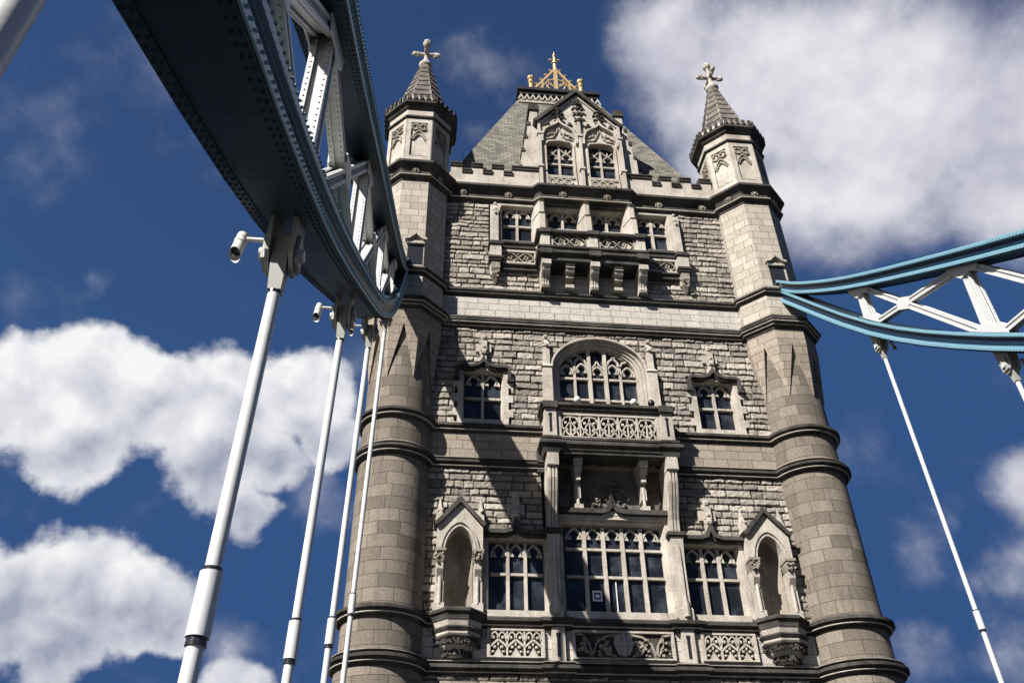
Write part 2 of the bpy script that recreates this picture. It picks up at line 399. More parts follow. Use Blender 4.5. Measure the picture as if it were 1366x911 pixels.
# ------------------------------------------------------------------ turrets
OCT = math.pi/8
def ring(mb, cx, cy, a, prof, n, apo):   # prof (out,z) list is closed against the wall
    mb.lathe(cx, cy, [(a+o, z) for o, z in prof], n, OCT if n == 8 else 0, apo)
def turret(cx, cy, front=True):
    t = empty('turret', (cx, cy, -1.65), tower)
    rc = 1.42
    mb = MB(cyl=(cx, cy, rc)); mb.sm = True
    mb.lathe(cx, cy, [(rc+.12,-1.65),(rc+.12,8.7),(rc+.04,9.1),(rc+.04,10.4),(rc,10.8),(rc,16.8),(rc-.02,17.1),(rc-.02,18.4),(rc-.04,18.8),(rc-.06,23.2)], 64)
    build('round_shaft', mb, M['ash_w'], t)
    # broach: octagon that dies into the drum
    mb = MB(); a = 1.6; cr = a/math.cos(OCT); zt, zb = 22.95, 20.35
    mb.lathe(cx, cy, [(a,zt),(a,23.8)], 8, OCT, True)
    for k in range(8):
        av = OCT + k*math.pi/4
        V1 = Vector((cx+cr*math.cos(av), cy+cr*math.sin(av), zt)); Vb = Vector((cx+(rc+.01)*math.cos(av), cy+(rc+.01)*math.sin(av), zb))
        for sg in (-1, 1):
            af = av+sg*OCT; Fc = Vector((cx+a*math.cos(af), cy+a*math.sin(af), zt))
            mb.add([V1, Fc, Vb] if sg > 0 else [Fc, V1, Vb], [(0,1,2)])
            K = 6; o = []; inn = []
            for j in range(K+1):
                w = j/K; p = Fc.lerp(Vb, w); p += Vector((0,0,1))*(.35*math.sin(math.pi*w)*.4)*0
                an = math.atan2(p.y-cy, p.x-cx); o.append(p); inn.append(Vector((cx+(rc-.1)*math.cos(an), cy+(rc-.1)*math.sin(an), p.z+.16)))
            for j in range(K):
                mb.add([o[j], o[j+1], inn[j+1], inn[j]], [(0,1,2,3) if sg < 0 else (3,2,1,0)])
    build('broach', mb, M['ash_mid'], t)
    mb = MB(); mb.lathe(cx, cy, [(1.60,23.7),(1.60,26.1),(1.58,26.1),(1.58,32.2)], 8, OCT, True)
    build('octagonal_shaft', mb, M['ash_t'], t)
    # rings
    for pr, aa, n in ((PC, rc-.02, 64), (PD, rc, 64), (PE, rc+.04, 64), (PF, rc+.08, 64)):
        mb = MB(); ring(mb, cx, cy, aa, pr, n, False); build('ring_moulding', mb, M['mould'], t)
    for pr, aa in ((PA, 1.58), (PB, 1.60), (PG, 1.56)):
        mb = MB(); ring(mb, cx, cy, aa, pr, 8, True); r_ = build('ring_moulding', mb, M['mould'], t)
    def tf(nm, pr):
        mb = MB()
        if nm in 'CDEF': ring(mb, cx, cy, {'C':rc-.02,'D':rc,'E':rc+.04,'F':rc+.08}[nm], pr, 64, False)
        else: ring(mb, cx, cy, {'A':1.58,'B':1.6,'G':1.56}[nm], pr, 8, True)
        build('lit_lip_fillet', mb, M['dress'], t)
    lit_fillets(tf)
    mb = MB()
    for k in range(8):
        for dd in ((-.0,),):
            mb.xf = Matrix.Translation((cx, cy, 0)) @ Matrix.Rotation(k*math.pi/4, 4, 'Z')
            mb.blob(0, -1.76, 32.3, .09,.12,.09, 8, 5)
            for q in range(7):
                b = q*2*math.pi/7; mb.blob(.14*math.cos(b), -1.74, 32.3+.14*math.sin(b), .06,.07,.06, 6, 4)
    build('ballflower', mb, M['carved'], t)
    # panelled stage
    mb = MB(); A = 1.5
    mb.lathe(cx, cy, [(A,32.8),(A,36.6)], 8, OCT, True); 
    for k in range(8):
        mb.xf = Matrix.Translation((cx, cy, 0)) @ Matrix.Rotation(k*math.pi/4, 4, 'Z')
        w = .645
        mb.box(-w, -.42, -A-.1, -A+.05, 32.9, 36.5); mb.box(.42, w, -A-.1, -A+.05, 32.9, 36.5)
        mb.box(-.42, .42, -A-.1, -A+.05, 36.15, 36.5); mb.box(-.42, .42, -A-.1, -A+.05, 32.9, 33.55)
        mb.box(-.03,.03, -A-.08, -A+.05, 33.5, 33.8)
        mb.xf = None
    build('panel_stage', mb, M['dress'], t)
    mb = MB()
    for k in range(8):
        mb.xf = Matrix.Translation((cx, cy, 0)) @ Matrix.Rotation(k*math.pi/4, 4, 'Z')
        y0, y1 = -A-.085, -A+.02
        for c in (-.21, .21):
            mb.bar([(c+.2*math.cos(u), 35.85+.22*math.sin(u)) for u in np.linspace(0, 2*math.pi, 13)], .06, y0, y1)
            for q in (45,135,225,315): mb.blob(c+.12*math.cos(R(q)), y0+.03, 35.85+.13*math.sin(R(q)), .05,.05,.05, 5, 3)
        mb.bar([(-.42,34.9),(-.2,35.35),(0,35.6),(.2,35.35),(.42,34.9)], .07, y0, y1)
        mb.bar([(-.3,34.85),(-.2,35.1),(0,35.3),(.2,35.1),(.3,34.85)], .05, y0, y1)
        mb.blob(-.2,y0+.02,35.05,.06,.05,.06,5,3); mb.blob(.2,y0+.02,35.05,.06,.05,.06,5,3)
        mb.bar([(-.42,33.62),(.42,33.62)], .05, y0, y1)
    build('blind_tracery', mb, M['carved'], t)
    # crown
    mb = MB(); mb.lathe(cx, cy, [(1.4,36.42),(1.62,36.45),(1.70,36.52),(1.70,36.62),(1.6,36.66),(1.4,36.66)], 8, OCT, True)
    mb.lathe(cx, cy, [(1.4,37.08),(1.64,37.12),(1.74,37.22),(1.74,37.3),(1.8,37.36),(1.92,37.44),(1.92,37.62),(1.84,37.68),(1.4,37.68)], 8, OCT, True)
    build('crown_moulding', mb, M['mould'], t)
    mb = MB(); mb.lathe(cx, cy, [(1.58,36.6),(1.62,37.15)], 8, OCT, True); mb.lathe(cx, cy, [(1.84,37.6),(1.84,37.95),(1.5,37.95)], 8, OCT, True)
    build('crown_band', mb, M['dress'], t)
    mb = MB()
    for k in range(8):
        mb.xf = Matrix.Translation((cx, cy, 0)) @ Matrix.Rotation(k*math.pi/4, 4, 'Z')
        for q in range(5): mb.box(-.74+q*.33, -.58+q*.33, -1.96, -1.7, 37.62, 37.98)
        mb.xf = None
    build('crest', mb, M['mould'], t)
    # spire, stepped courses
    mb = MB(); prof = []; z0, z1, r0, r1 = 37.8, 43.1, 1.42, .2; nn = 9
    for i in range(nn):
        ra = r0+(r1-r0)*i/nn; rb = r0+(r1-r0)*(i+1)/nn; za = z0+(z1-z0)*i/nn; zb_ = z0+(z1-z0)*(i+1)/nn
        prof += [(ra-.02, za), (ra+.10, za+.02), (rb+.06, zb_)]
    prof.append((r1, z1)); mb.lathe(cx, cy, prof, 8, OCT, True)
    sp = build('spire', mb, M['spire'], t)
    mb = MB()
    for k in range(8):
        av = OCT+k*math.pi/4; f = 1/math.cos(OCT)
        mb.tube((cx+(r0+.03)*f*math.cos(av), cy+(r0+.03)*f*math.sin(av), z0), (cx+(r1+.03)*f*math.cos(av), cy+(r1+.03)*f*math.sin(av), z1), .07, .04, 6)
    build('hip_rib', mb, M['carved'], t)
    mb = MB(); mb.sm = True
    mb.lathe(cx, cy, [(.22,43.0),(.36,43.12),(.40,43.3),(.30,43.42),(.26,43.56),(.16,43.7),(.13,44.0),(.12,45.3),(.05,45.45)], 12, 0)
    mb.blob(cx, cy, 45.45, .26, .26, .32, 8, 6); mb.blob(cx, cy, 45.1, .17,.17,.12, 8, 4)
    for dx, dy in ((1,0),(-1,0),(0,1),(0,-1)):
        mb.tube((cx+.05*dx,cy+.05*dy,44.32), (cx+.6*dx, cy+.6*dy, 44.34), .13, .12, 8)
        mb.blob(cx+.66*dx, cy+.66*dy, 44.34, .2 if dx else .15, .2 if dy else .15, .2, 8, 6)
        mb.blob(cx+.5*dx, cy+.5*dy, 44.5, .1,.1,.09, 6, 4); mb.blob(cx+.5*dx, cy+.5*dy, 44.18, .1,.1,.09, 6, 4)
    mb.blob(cx, cy, 44.32, .2,.2,.24, 8, 6)
    build('cross_finial', mb, M['dress'], t)
    if front:
        sx = .18 if cx > 0 else .25
        mb = MB(); y = cy-1.6
        mb.bar([(cx+sx-.5,27.72),(cx+sx-.3,27.78),(cx+sx-.1,27.98),(cx+sx,28.16),(cx+sx+.1,27.98),(cx+sx+.3,27.78),(cx+sx+.5,27.72)], .11, y-.22, y+.05)
        mb.box(cx+sx-.42, cx+sx+.42, y-.1, y+.02, 27.52, 27.66)
        s_ = build('slit_hood', mb, M['dress'], t)
        mb = MB(); mb.box(cx+sx-.36, cx+sx+.36, y+.012, y+.2, 26.3, 27.52); build('slit_dark_plate', mb, M['lamp_recess_dark'], t)  # near-black plate paints the dark of an opening that isn't cut
    return t
for x, y, f in ((-TX,TY,True),(TX,TY,True),(-TX,12.0,False),(TX,12.0,False)): turret(x, y, f)

# ------------------------------------------------------------------ roof
def roof_pt(sx, front, z):     # hip lines
    k = (z-33.4); x = 7.5-.385*k; y = .6+.283*k
    return (sx*x, y if front else 12.4-y, z)
mb = MB(); zt = 46.5
mb.loft([[roof_pt(-1,1,z), roof_pt(1,1,z), roof_pt(1,0,z), roof_pt(-1,0,z)] for z in (33.3, zt)])
rf = part('roof', mb, 'slate')
mb = MB(); q = roof_pt(1,1,46.5); X1, Y0 = q[0], q[1]; Y1 = 12.4-Y0
for i, (o, z0, z1) in enumerate(((.02,46.3,46.62),(.16,46.6,46.72),(.1,46.72,46.95),(.26,46.95,47.2))):
    mb.box(-X1-o, X1+o, Y0-o, Y1+o, z0, z1)
part('roof_platform', mb, 'lead', rf)
mb = MB()
for i in range(14):
    x = -2.5+i*5/13
    mb.bar([(x-.19,45.8),(x,46.28),(x+.19,45.8)], .09, 3.98, 4.2)
    mb.blob(x, 4.05, 45.75, .09,.09,.1, 6, 4)
mb.box(-2.68, 2.68, 3.93, 4.4, 45.45, 45.6)
part('roof_frieze', mb, 'dress', rf)
# gilded cresting
def cresting(y, sg):
    mb = MB()
    for s in (-1, 1):
        mb.lathe(s*1.69, y, [(.15,47.2),(.15,48.62),(.21,48.68),(.21,48.76),(.13,48.8),(.15,49.0),(.24,49.12),(.24,49.3),(.05,49.3)], 8, OCT)
        mb.bar([(s*1.45,48.15),(s*.72,49.28),(s*.08,50.3)], .15, y-.07, y+.07)
        mb.bar([(s*1.1,48.2),(s*.55,49.05),(s*.1,49.3)], .08, y-.05, y+.05)
        mb.bar([(s*.92,48.1),(s*.92,48.95)], .12, y-.06, y+.06)
        mb.bar([(s*.92,48.85),(s*.62,48.62),(s*.45,48.15)], .08, y-.05, y+.05)
        mb.bar([(s*.5,49.3),(s*.5,48.8),(s*.2,48.5)], .08, y-.05, y+.05)
        for k in range(4):
            w = (k+.6)/4; mb.blob(s*(1.45-1.37*w)+s*.12, y, 48.15+2.15*w+.2, .12,.1,.09, 6, 4)
            mb.tube((s*(1.45-1.37*w), y, 48.15+2.15*w), (s*(1.45-1.37*w)+s*.12, y, 48.35+2.15*w), .05, .04, 6)
        mb.blob(s*.6, y, 48.45, .09,.08,.09,6,4); mb.blob(s*.33, y, 48.75, .1,.08,.1,6,4)
    mb.box(-1.9, 1.9, y-.1, y+.1, 47.2, 48.16)
    mb.box(-.13, .13, y-.11, y+.11, 47.2, 50.4)
    mb.lathe(0, y, [(.14,50.2),(.12,51.0),(.2,51.05),(.2,51.15),(.1,51.2),(.09,51.7),(.06,52.0),(.02,52.45)], 8, 0)
    for s in (-1,1):
        mb.tube((0,y,51.45),(s*.28,y,51.48),.06,.06,6); mb.blob(s*.31,y,51.5,.09,.08,.09,6,4)
    mb.blob(0,y,51.95,.13,.13,.16,8,5)
    part('gilded_cresting', mb, 'gold', rf)
cresting(4.85, 1); cresting(7.6, -1)

# ------------------------------------------------------------------ window kit
def parch(x0, x1, zs, rise, n=9, p=1.45):
    c = (x0+x1)/2; a = (x1-x0)/2
    return [(c+a*u, zs+rise*max(0, 1-abs(u)**p)**.62) for u in np.linspace(-1, 1, n*2+1)]
def head(mb, x0, x1, zs, rise, w, y0, y1, cusp=True):
    mb.bar(parch(x0, x1, zs, rise), w, y0, y1)
    if cusp:
        c = (x0+x1)/2; a = (x1-x0)/2
        for s in (-1, 1):
            mb.bar([(c+s*a*.93, zs+rise*.12),(c+s*a*.45, zs+rise*.12),(c+s*a*.62, zs+rise*.5)], [.05,.07,.03], y0+.02, y1-.02)
            mb.blob(c+s*a*.45, (y0+y1)/2, zs+rise*.12, .05,.05,.05, 6, 4)
def frame(mb, xo0, xo1, zo0, zo1, x0, x1, z0, z1, yf, yb, splay=.12):
    # surround with splayed reveal: outer rectangle at yf, opening x0..x1 at depth yb
    a, b, c, d = x0-splay, x1+splay, z0, z1+splay*.6
    mb.box(xo0, a, yf, yb, zo0, zo1); mb.box(b, xo1, yf, yb, zo0, zo1)
    mb.box(a, b, yf, yb, d, zo1)
    if c > zo0: mb.box(a, b, yf, yb, zo0, c)
    mb.hexa([(a,yf+.02,c),(x0,yb-.12,c),(x0,yb,c),(a-.01,yb,c)], [(a,yf+.02,d),(x0,yb-.12,d),(x0,yb,d),(a-.01,yb,d)])
    mb.hexa([(x1,yb-.12,c),(b,yf+.02,c),(b+.01,yb,c),(x1,yb,c)], [(x1,yb-.12,d),(b,yf+.02,d),(b+.01,yb,d),(x1,yb,d)])
    mb.hexa([(a,yb-.12,z1),(b,yb-.12,z1),(b,yb,z1),(a,yb,z1)], [(a,yf+.02,d),(b,yf+.02,d),(b,yb,d),(a,yb,d)])
def window(x0, x1, z0, z1, lights, transoms, outer, yf=-.06, yg=.3, heads=True, rise=.42, mw=.11, splay=.12, hd=True):
    w = empty('window', ((x0+x1)/2, yg, z0), tower)
    mb = MB(); frame(mb, *outer, x0, x1, z0, z1, yf, .6, splay); build('stone_surround', mb, M['dress'], w)
    mb = MB(); mb.box(x0-.02, x1+.02, yg+.02, yg+.05, z0, z1); build('glass_pane', mb, M['glass'], w)
    mb = MB(); lw = (x1-x0)/lights
    for i in range(1, lights): mb.box(x0+i*lw-mw/2, x0+i*lw+mw/2, yg-.14, yg+.015, z0, z1)
    for t in transoms: mb.box(x0, x1, yg-.11, yg+.012, t-.05, t+.05)
    if hd:
        for i in range(lights):
            head(mb, x0+i*lw+mw*.3, x0+(i+1)*lw-mw*.3, z1-rise-.06, rise, .07, yg-.12, yg+.01)
    build('mullion', mb, M['dress'], w)
    return w

# middle storey: pair of two-light windows with ogee labels
def quoins(mb, xe, sgn, z0, z1, yf):
    z = z0; k = 0
    while z < z1-.1:
        h = .36; wd = .2 if k % 2 else .02
        if wd > .05:
            a, b = sorted((xe, xe+sgn*wd)); mb.box(a, b, yf, .3, z, min(z+h, z1))
        z += h; k += 1
def hood_finial(w, cx, z, top):
    mb = MB(); y0 = -.26
    mb.box(cx-.13, cx+.13, y0+.02, 0, z, z+.42)
    mb.lathe(cx, y0+.08, [(.16,z+.3),(.2,z+.4),(.13,z+.48),(.1,z+.6)], 6, 0)
    mb.box(cx-.34, cx+.34, y0+.1, 0, z+.48, z+.9); mb.box(cx-.14, cx+.14, y0-.02, 0, z+.5, z+1.0)
    mb.loft([[(cx-.1,y0,z+1.0),(cx+.1,y0,z+1.0),(cx+.1,0,z+1.0),(cx-.1,0,z+1.0)], [(cx-.08,y0,top-.1),(cx+.08,y0,top-.1),(cx+.08,0,top-.1),(cx-.08,0,top-.1)]])
    mb.blob(cx, y0+.03, top-.15, .15,.13,.14, 6, 4); mb.blob(cx-.12, y0+.06, top-.4, .09,.08,.07,6,4); mb.blob(cx+.12, y0+.06, top-.4, .09,.08,.07,6,4)
    mb.blob(cx, y0, z+.68, .1,.09,.1,6,4)
    build('finial', mb, M['dress'], w)
for cx in (-5.1, 5.1):
    w = window(cx-.75, cx+.75, 19.0, 21.42, 2, [20.2], (cx-1.08, cx+1.08, 18.8, 21.62), yf=-.1, rise=.5)
    mb = MB(); quoins(mb, cx-1.08, -1, 18.8, 21.2, -.1); quoins(mb, cx+1.08, 1, 18.8, 21.2, -.1); build('quoin', mb, M['dress'], w)
    mb = MB()
    pts = [(cx-1.12,20.95),(cx-1.12,21.5),(cx-1.0,21.6),(cx-.5,21.6),(cx-.22,21.68),(cx-.06,21.86),(cx,22.0),(cx+.06,21.86),(cx+.22,21.68),(cx+.5,21.6),(cx+1.0,21.6),(cx+1.12,21.5),(cx+1.12,20.95)]
    mb.bar(pts, .13, -.3, .0); mb.bar([(x, z-.12 if 21.4 < z else z) for x, z in pts[2:-2]], .07, -.22, 0)
    mb.box(cx-1.28, cx-1.03, -.28, 0, 20.86, 21.0); mb.box(cx+1.03, cx+1.28, -.28, 0, 20.86, 21.0)
    build('hood_mould', mb, M['mould'], w)
    hood_finial(w, cx, 21.95, 23.3)

# great arched window
w = empty('arched_window', (0, .3, 18.2), tower)
ax, az, ah = 1.72, 21.75, 1.42
def ell(a, h, z, n=24, x=0): return [(x+a*math.cos(t), z+h*abs(math.sin(t))**1.02) for t in np.linspace(math.pi, 0, n+1)]
mb = MB()
def archwall(mb, inner, outer_top, yf, yb):
    for (xa, za), (xb, zb) in zip(inner[:-1], inner[1:]):
        mb.hexa([(xa,yf,za),(xb,yf,zb),(xb,yb,zb),(xa,yb,za)], [(xa,yf,outer_top),(xb,yf,outer_top),(xb,yb,outer_top),(xa,yb,outer_top)])
archwall(mb, ell(2.1, 1.68, az), 23.76, .03, .6)
for s in (-1, 1):
    a, b = sorted((s*2.1, s*2.4)); mb.box(a, b, .03, .6, 18.2, 23.76); a, b = sorted((s*2.08, s*2.2)); mb.box(a, b, -.09, .6, 18.8, 21.75)
build('stone_surround', mb, M['ash'], w)
mb = MB()
for a, h, y0, y1, wd in ((2.12,1.70,-.24,.3,.09),(2.0,1.6,-.04,.45,.1),(1.88,1.5,.08,.5,.1),(1.78,1.42,.18,.55,.09)):
    mb.bar([(-a,18.3)]+ell(a, h, az)+[(a,18.3)], wd, y0, y1)
build('arch_moulding', mb, M['dress'], w)
mb = MB(); poly = [(-1.74,18.3)]+ell(1.74,1.4,az)+[(1.74,18.3)]; mb.prism(poly[::-1], .42, .45); build('glass_pane', mb, M['glass'], w)
mb = MB(); y0, y1 = .26, .41
def ez(x, a=ax, h=ah): return az+h*math.sqrt(max(0, 1-(x/a)**2))
for x, ww in ((-1.03,.1),(-.36,.15),(.36,.15),(1.03,.1)):
    top = ez(x) if ww > .12 else 22.3
    mb.box(x-ww/2, x+ww/2, y0-(.05 if ww > .12 else 0), y1, 18.3, top)
for t in (20.45, 21.55): mb.box(-ax, ax, y0+.02, y1, t-.05, t+.05)
for s in (-1, 1):
    head(mb, min(s*.4,s*1.0), max(s*.4,s*1.0), 21.85, .5, .07, y0, y1); head(mb, min(s*1.06,s*1.68), max(s*1.06,s*1.68), 21.75, .5, .07, y0, y1)
    mb.bar([(s*.4,22.1),(s*.55,22.55),(s*.9,22.85),(s*1.2,22.7)], .08, y0, y1)
    mb.bar([(s*1.03,22.2),(s*.95,22.5),(s*.7,22.78)], .08, y0, y1); mb.bar([(s*1.03,22.2),(s*1.15,22.5),(s*1.35,22.55)], .08, y0, y1)
    mb.bar([(s*.33,22.05),(s*.1,22.3),(0,22.55),(0,23.15)], .07, y0, y1)
head(mb, -.31, .31, 21.75, .45, .07, y0, y1)
build('mullion', mb, M['dress'], w)
for s in (-1, 1):   # flanking buttress pinnacles
    x = s*2.33; mb = MB(); mb.box(x-.2, x+.2, -.32, 0, 19.2, 21.7)
    mb.loft([[(x-.24,-.38,21.7),(x+.24,-.38,21.7),(x+.24,0,21.7),(x-.24,0,21.7)], [(x-.14,-.2,21.95),(x+.14,-.2,21.95),(x+.14,0,21.95),(x-.14,0,21.95)]])
    mb.box(x-.14, x+.14, -.24, 0, 21.9, 22.9)
    mb.loft([[(x-.17,-.28,22.85),(x+.17,-.28,22.85),(x+.17,0,22.85),(x-.17,0,22.85)], [(x-.03,-.1,23.45),(x+.03,-.1,23.45),(x+.03,0,23.45),(x-.03,0,23.45)]])
    mb.blob(x, -.16, 23.42, .13,.12,.1,6,4); mb.blob(x-.13, -.2, 23.05, .08,.08,.07,6,4); mb.blob(x+.13, -.2, 23.05, .08,.08,.07,6,4); mb.blob(x, -.3, 22.9, .1,.08,.09,6,4)
    build('pinnacle', mb, M['dress'], w)

# lower storey: five-light window and two three-light windows
w = window(-1.87, 1.87, 11.0, 14.45, 5, [13.55, 12.45], (-2.5, 2.5, 10.7, 14.8), yf=-.02, yg=.34, rise=.45, mw=.14, splay=.2)
w.name = 'five_light_window'
mb = MB(); mb.box(-2.05, 2.05, -.2, .3, 10.72, 10.98); build('sill', mb, M['dress'], w)
mb = MB(); mb.box(-.92,-.56,.30,.31,11.55,11.95); build('poster', mb, M['paper'], w)
mb = MB(); mb.box(-.86,-.62,.29,.3,11.62,11.88); mb2 = MB(); mb2.box(-.82,-.66,.28,.292,11.68,11.76); mb2.blob(-.74,.285,11.78,.07,.006,.05,8,4)
pz = build('poster_border', mb, M['lamp_recess_dark'], w); build('poster_mark', mb2, M['paper'], w)
mb = MB(); mb.box(-.02,.02,.3,.33,11.1,12.3); build('interior_pole', mb, M['white'], w)
for s in (-1, 1):
    x0, x1 = sorted((s*4.77, s*2.77))
    w = window(x0, x1, 11.0, 13.68, 3, [12.45], (x0-.3, x1+.3, 10.7, 13.92), yf=-.05, yg=.3, rise=.5, mw=.12)
    w.name = 'three_light_window'
    mb = MB(); mb.box(x0-.12, x1+.12, -.16, .2, 10.74, 10.97); build('sill', mb, M['dress'], w)
    mb = MB(); c = s*3.81
    pts = [(x0-.3,13.96),(c-.42,13.96),(c-.16,14.05),(c,14.42),(c+.16,14.05),(c+.42,13.96),(x1+.3,13.96)]
    mb.bar(pts, .15, -.32, .0); mb.bar([(x, z-.14) for x, z in pts], .07, -.2, 0); build('hood_mould', mb, M['mould'], w)
    hood_finial(w, c, 14.25, 15.6)

# upper bay: four windows behind the small balcony
for x0, x1, z0 in ((-4.14,-2.76,29.3),(-1.84,-.42,29.3),(.42,1.84,29.3),(2.76,4.14,29.3)):
    w = window(x0, x1, z0, 31.62, 2, [30.55], (x0-.46, x1+.46, 28.6, 31.85), yf=-.1, yg=.3, rise=.42, mw=.12, splay=.14)
mb = MB(); mb.box(-2.6, 2.6, .0, .6, 26.2, 28.7); mb.box(-4.92, 4.92, -.01, .6, 27.22, 28.7); part('bay_wall', mb, 'ash')
mb = MB()
for x in (-2.3, 0, 2.3):
    plan = lambda k: [(x-.33*k,-.05),(x-.12*k,-.62*k),(x+.12*k,-.62*k),(x+.33*k,-.05)]
    for z0, z1, k0, k1 in ((28.6,30.75,1.15,1.15),(30.75,30.95,1.25,.95),(30.95,31.75,.95,.95)):
        mb.loft([[(a,b,z0) for a,b in plan(k0)], [(a,b,z1) for a,b in plan(k1)]])
    mb.loft([[(a,b,31.75) for a,b in plan(1.1)], [(x-.1,-.02,32.25),(x-.02,-.12,32.3),(x+.02,-.12,32.3),(x+.1,-.02,32.25)]])
    mb.blob(x, -.5, 31.4, .08,.08,.08,6,4)
part('bay_buttress', mb, 'dress')
for s in (-1, 1):
    x = s*4.58
    t = empty('bay_pier', (x, 0, 26.4), tower); mb = MB()
    mb.box(x-.15, x+.15, -.34, 0, 28.9, 31.2); mb.box(x-.24, x+.24, -.2, 0, 26.9, 31.6)
    mb.loft([[(x-.16,-.36,31.1),(x+.16,-.36,31.1),(x+.16,0,31.1),(x-.16,0,31.1)], [(x-.04,-.15,31.75),(x+.04,-.15,31.75),(x+.04,0,31.75),(x-.04,0,31.75)]])
    mb.blob(x, -.3, 31.2, .12,.1,.12,6,4); mb.blob(x, -.2, 31.65, .1,.1,.1,6,4); mb.blob(x, -.38, 30.9, .08,.08,.1,6,4)
    mb.box(x-.27, x+.27, -.5, 0, 27.85, 28.6); build('shaft', mb, M['dress'], t)
    mb = MB()
    for z0, z1, o in ((28.6,28.72,.08),(28.72,28.84,.02),(28.84,28.94,-.06),(27.74,27.86,.06),(27.62,27.74,.0),(27.5,27.62,-.06)):
        mb.box(x-.27-o, x+.27+o, -.5-o, 0, z0, z1)
    build('pier_moulding', mb, M['mould'], t)
    mb = MB(); mb.loft([[(x-r,-.42*k,z),(x+r,-.42*k,z),(x+r,0,z),(x-r,0,z)] for z, r, k in ((27.52,.2,1.05),(27.2,.2,1.0),(27.05,.14,.8),(26.9,.17,.8),(26.7,.1,.5),(26.45,.03,.2))])
    mb.carve(x, -.3, 26.9, .3, .5, .2, 10, .06); build('pendant', mb, M['carved'], t)
# outer panels, diamonds of tracery
def vesicas(mb, x0, x1, z0, z1, n, y0, y1, w=.055):
    cw = (x1-x0)/n; h = z1-z0; zc = (z0+z1)/2
    for i in range(n):
        a = x0+i*cw; c = a+cw/2
        for sg in (-1, 1): mb.bar([(a+cw*u, zc+sg*h*.46*math.sin(math.pi*u)) for u in np.linspace(0,1,9)], w, y0, y1)
        for k in range(4): mb.blob(c+.13*math.cos(k*math.pi/2+.4)*h, y0+.04, zc+.17*math.sin(k*math.pi/2+.4)*h, .09*h,.06,.11*h,6,4)
        if i: 
            mb.blob(a, y0+.04, z1-.12*h, .05,.05,.07,5,3); mb.blob(a, y0+.04, z0+.12*h, .05,.05,.07,5,3)
for s in (-1, 1):
    a, b = sorted((s*4.34, s*2.6)); p = empty('tracery_panel', ((a+b)/2, -.1, 27.8), tower)
    mb = MB(); mb.box(a, b, -.24, 0, 27.62, 27.78); mb.box(a, b, -.24, 0, 28.42, 28.56); mb.box(a, a+.1, -.22, 0, 27.7, 28.5); mb.box(b-.1, b, -.22, 0, 27.7, 28.5); build('panel_frame', mb, M['dress'], p)
    mb = MB(); vesicas(mb, a+.1, b-.1, 27.78, 28.42, 2, -.2, -.02); build('tracery', mb, M['carved'], p)
    mb = MB(); mb.mould([(a,-.12),(b,-.12)], [(-.1,29.3),(.05,29.22),(.05,29.16),(.16,29.05),(.16,28.97),(.08,28.9),(.06,28.8),(.18,28.7),(.18,28.62),(.05,28.56),(-.1,28.56)])
    mb.mould([(a,-.12),(b,-.12)], [(-.1,27.66),(.18,27.64),(.18,27.56),(.08,27.5),(.06,27.38),(.14,27.33),(.14,27.25),(-.1,27.2)]); build('panel_moulding', mb, M['mould'], p)

# upper balcony
bal = empty('balcony', (0, 0, 25.8), tower)
Lp = [(-2.58,0),(-2.58,-1.18),(2.58,-1.18),(2.58,0)]
mb = MB(); mb.mould(Lp, [(-.3,28.14),(.02,28.14),(.09,28.06),(.09,27.96),(.02,27.92),(.0,27.82),(.1,27.74),(.1,27.62),(.0,27.55),(-.1,27.48),(-.12,27.38),(-.06,27.34),(-.06,27.24),(-.3,27.24)])
mb.box(-2.5, 2.5, -1.1, .2, 27.26, 28.1)
for x in (-2.27, .04, 2.35): mb.box(x-.28, x+.28, -1.33, -1.0, 27.5, 27.8)
build('balcony_slab', mb, M['mould'], bal)
mb = MB(); mb.mould(Lp, [(-.34,28.84),(.04,28.84),(.09,28.9),(.12,28.96),(.12,29.06),(.0,29.12),(-.3,29.14)])
for x in (-2.27, .04, 2.35): mb.box(x-.27, x+.27, -1.34, -.88, 28.86, 29.1)
build('balcony_rail', mb, M['mould'], bal)
mb = MB()
for x in (-2.27, .04, 2.35): mb.box(x-.2, x+.2, -1.2, -.84, 28.12, 28.86)
for x in (-2.4, 2.4): mb.box(x-.1, x+.1, -1.1, 0, 28.12, 28.86)
for x0, x1 in ((-2.07,-1.9),(-.3,-.16),(.24,.38),(2.0,2.15)): mb.box(x0, x1, -1.1, -.9, 28.12, 28.86)
build('balcony_pier', mb, M['dress'], bal)
mb = MB(); vesicas(mb, -1.9, -.3, 28.16, 28.84, 2, -1.1, -.95); vesicas(mb, .38, 2.0, 28.16, 28.84, 2, -1.1, -.95); build('balustrade', mb, M['carved'], bal)
mb = MB(); mb.box(-2.5, 2.5, -.5, -.45, 28.1, 28.84); build('balcony_back_shade', mb, M['lamp_recess_dark'], bal)  # near-black sheet stands in for the shade behind the balustrade
def scroll(x, w, prof, flutes=True):
    mb = MB(); mb.prism_x(prof, x-w/2, x+w/2)
    for d in (-.3, 0, .3):
        mb.prism_x([(y-.045, z) if y < -.02 else (y, z) for y, z in prof], x+d*w-.035, x+d*w+.035)
    return mb
for x in (-2.27, .04, 2.35):
    mb = scroll(x, .4, [(0,27.26),(-1.06,27.26),(-1.08,26.98),(-.98,26.9),(-.9,26.75),(-.72,26.65),(-.6,26.5),(-.55,26.3),(-.58,26.18),(-.52,26.05),(0,26.05)])
    mb.box(x-.22, x+.22, -1.14, -.6, 27.0, 27.27)
    build('bracket', mb, M['dress'], bal)
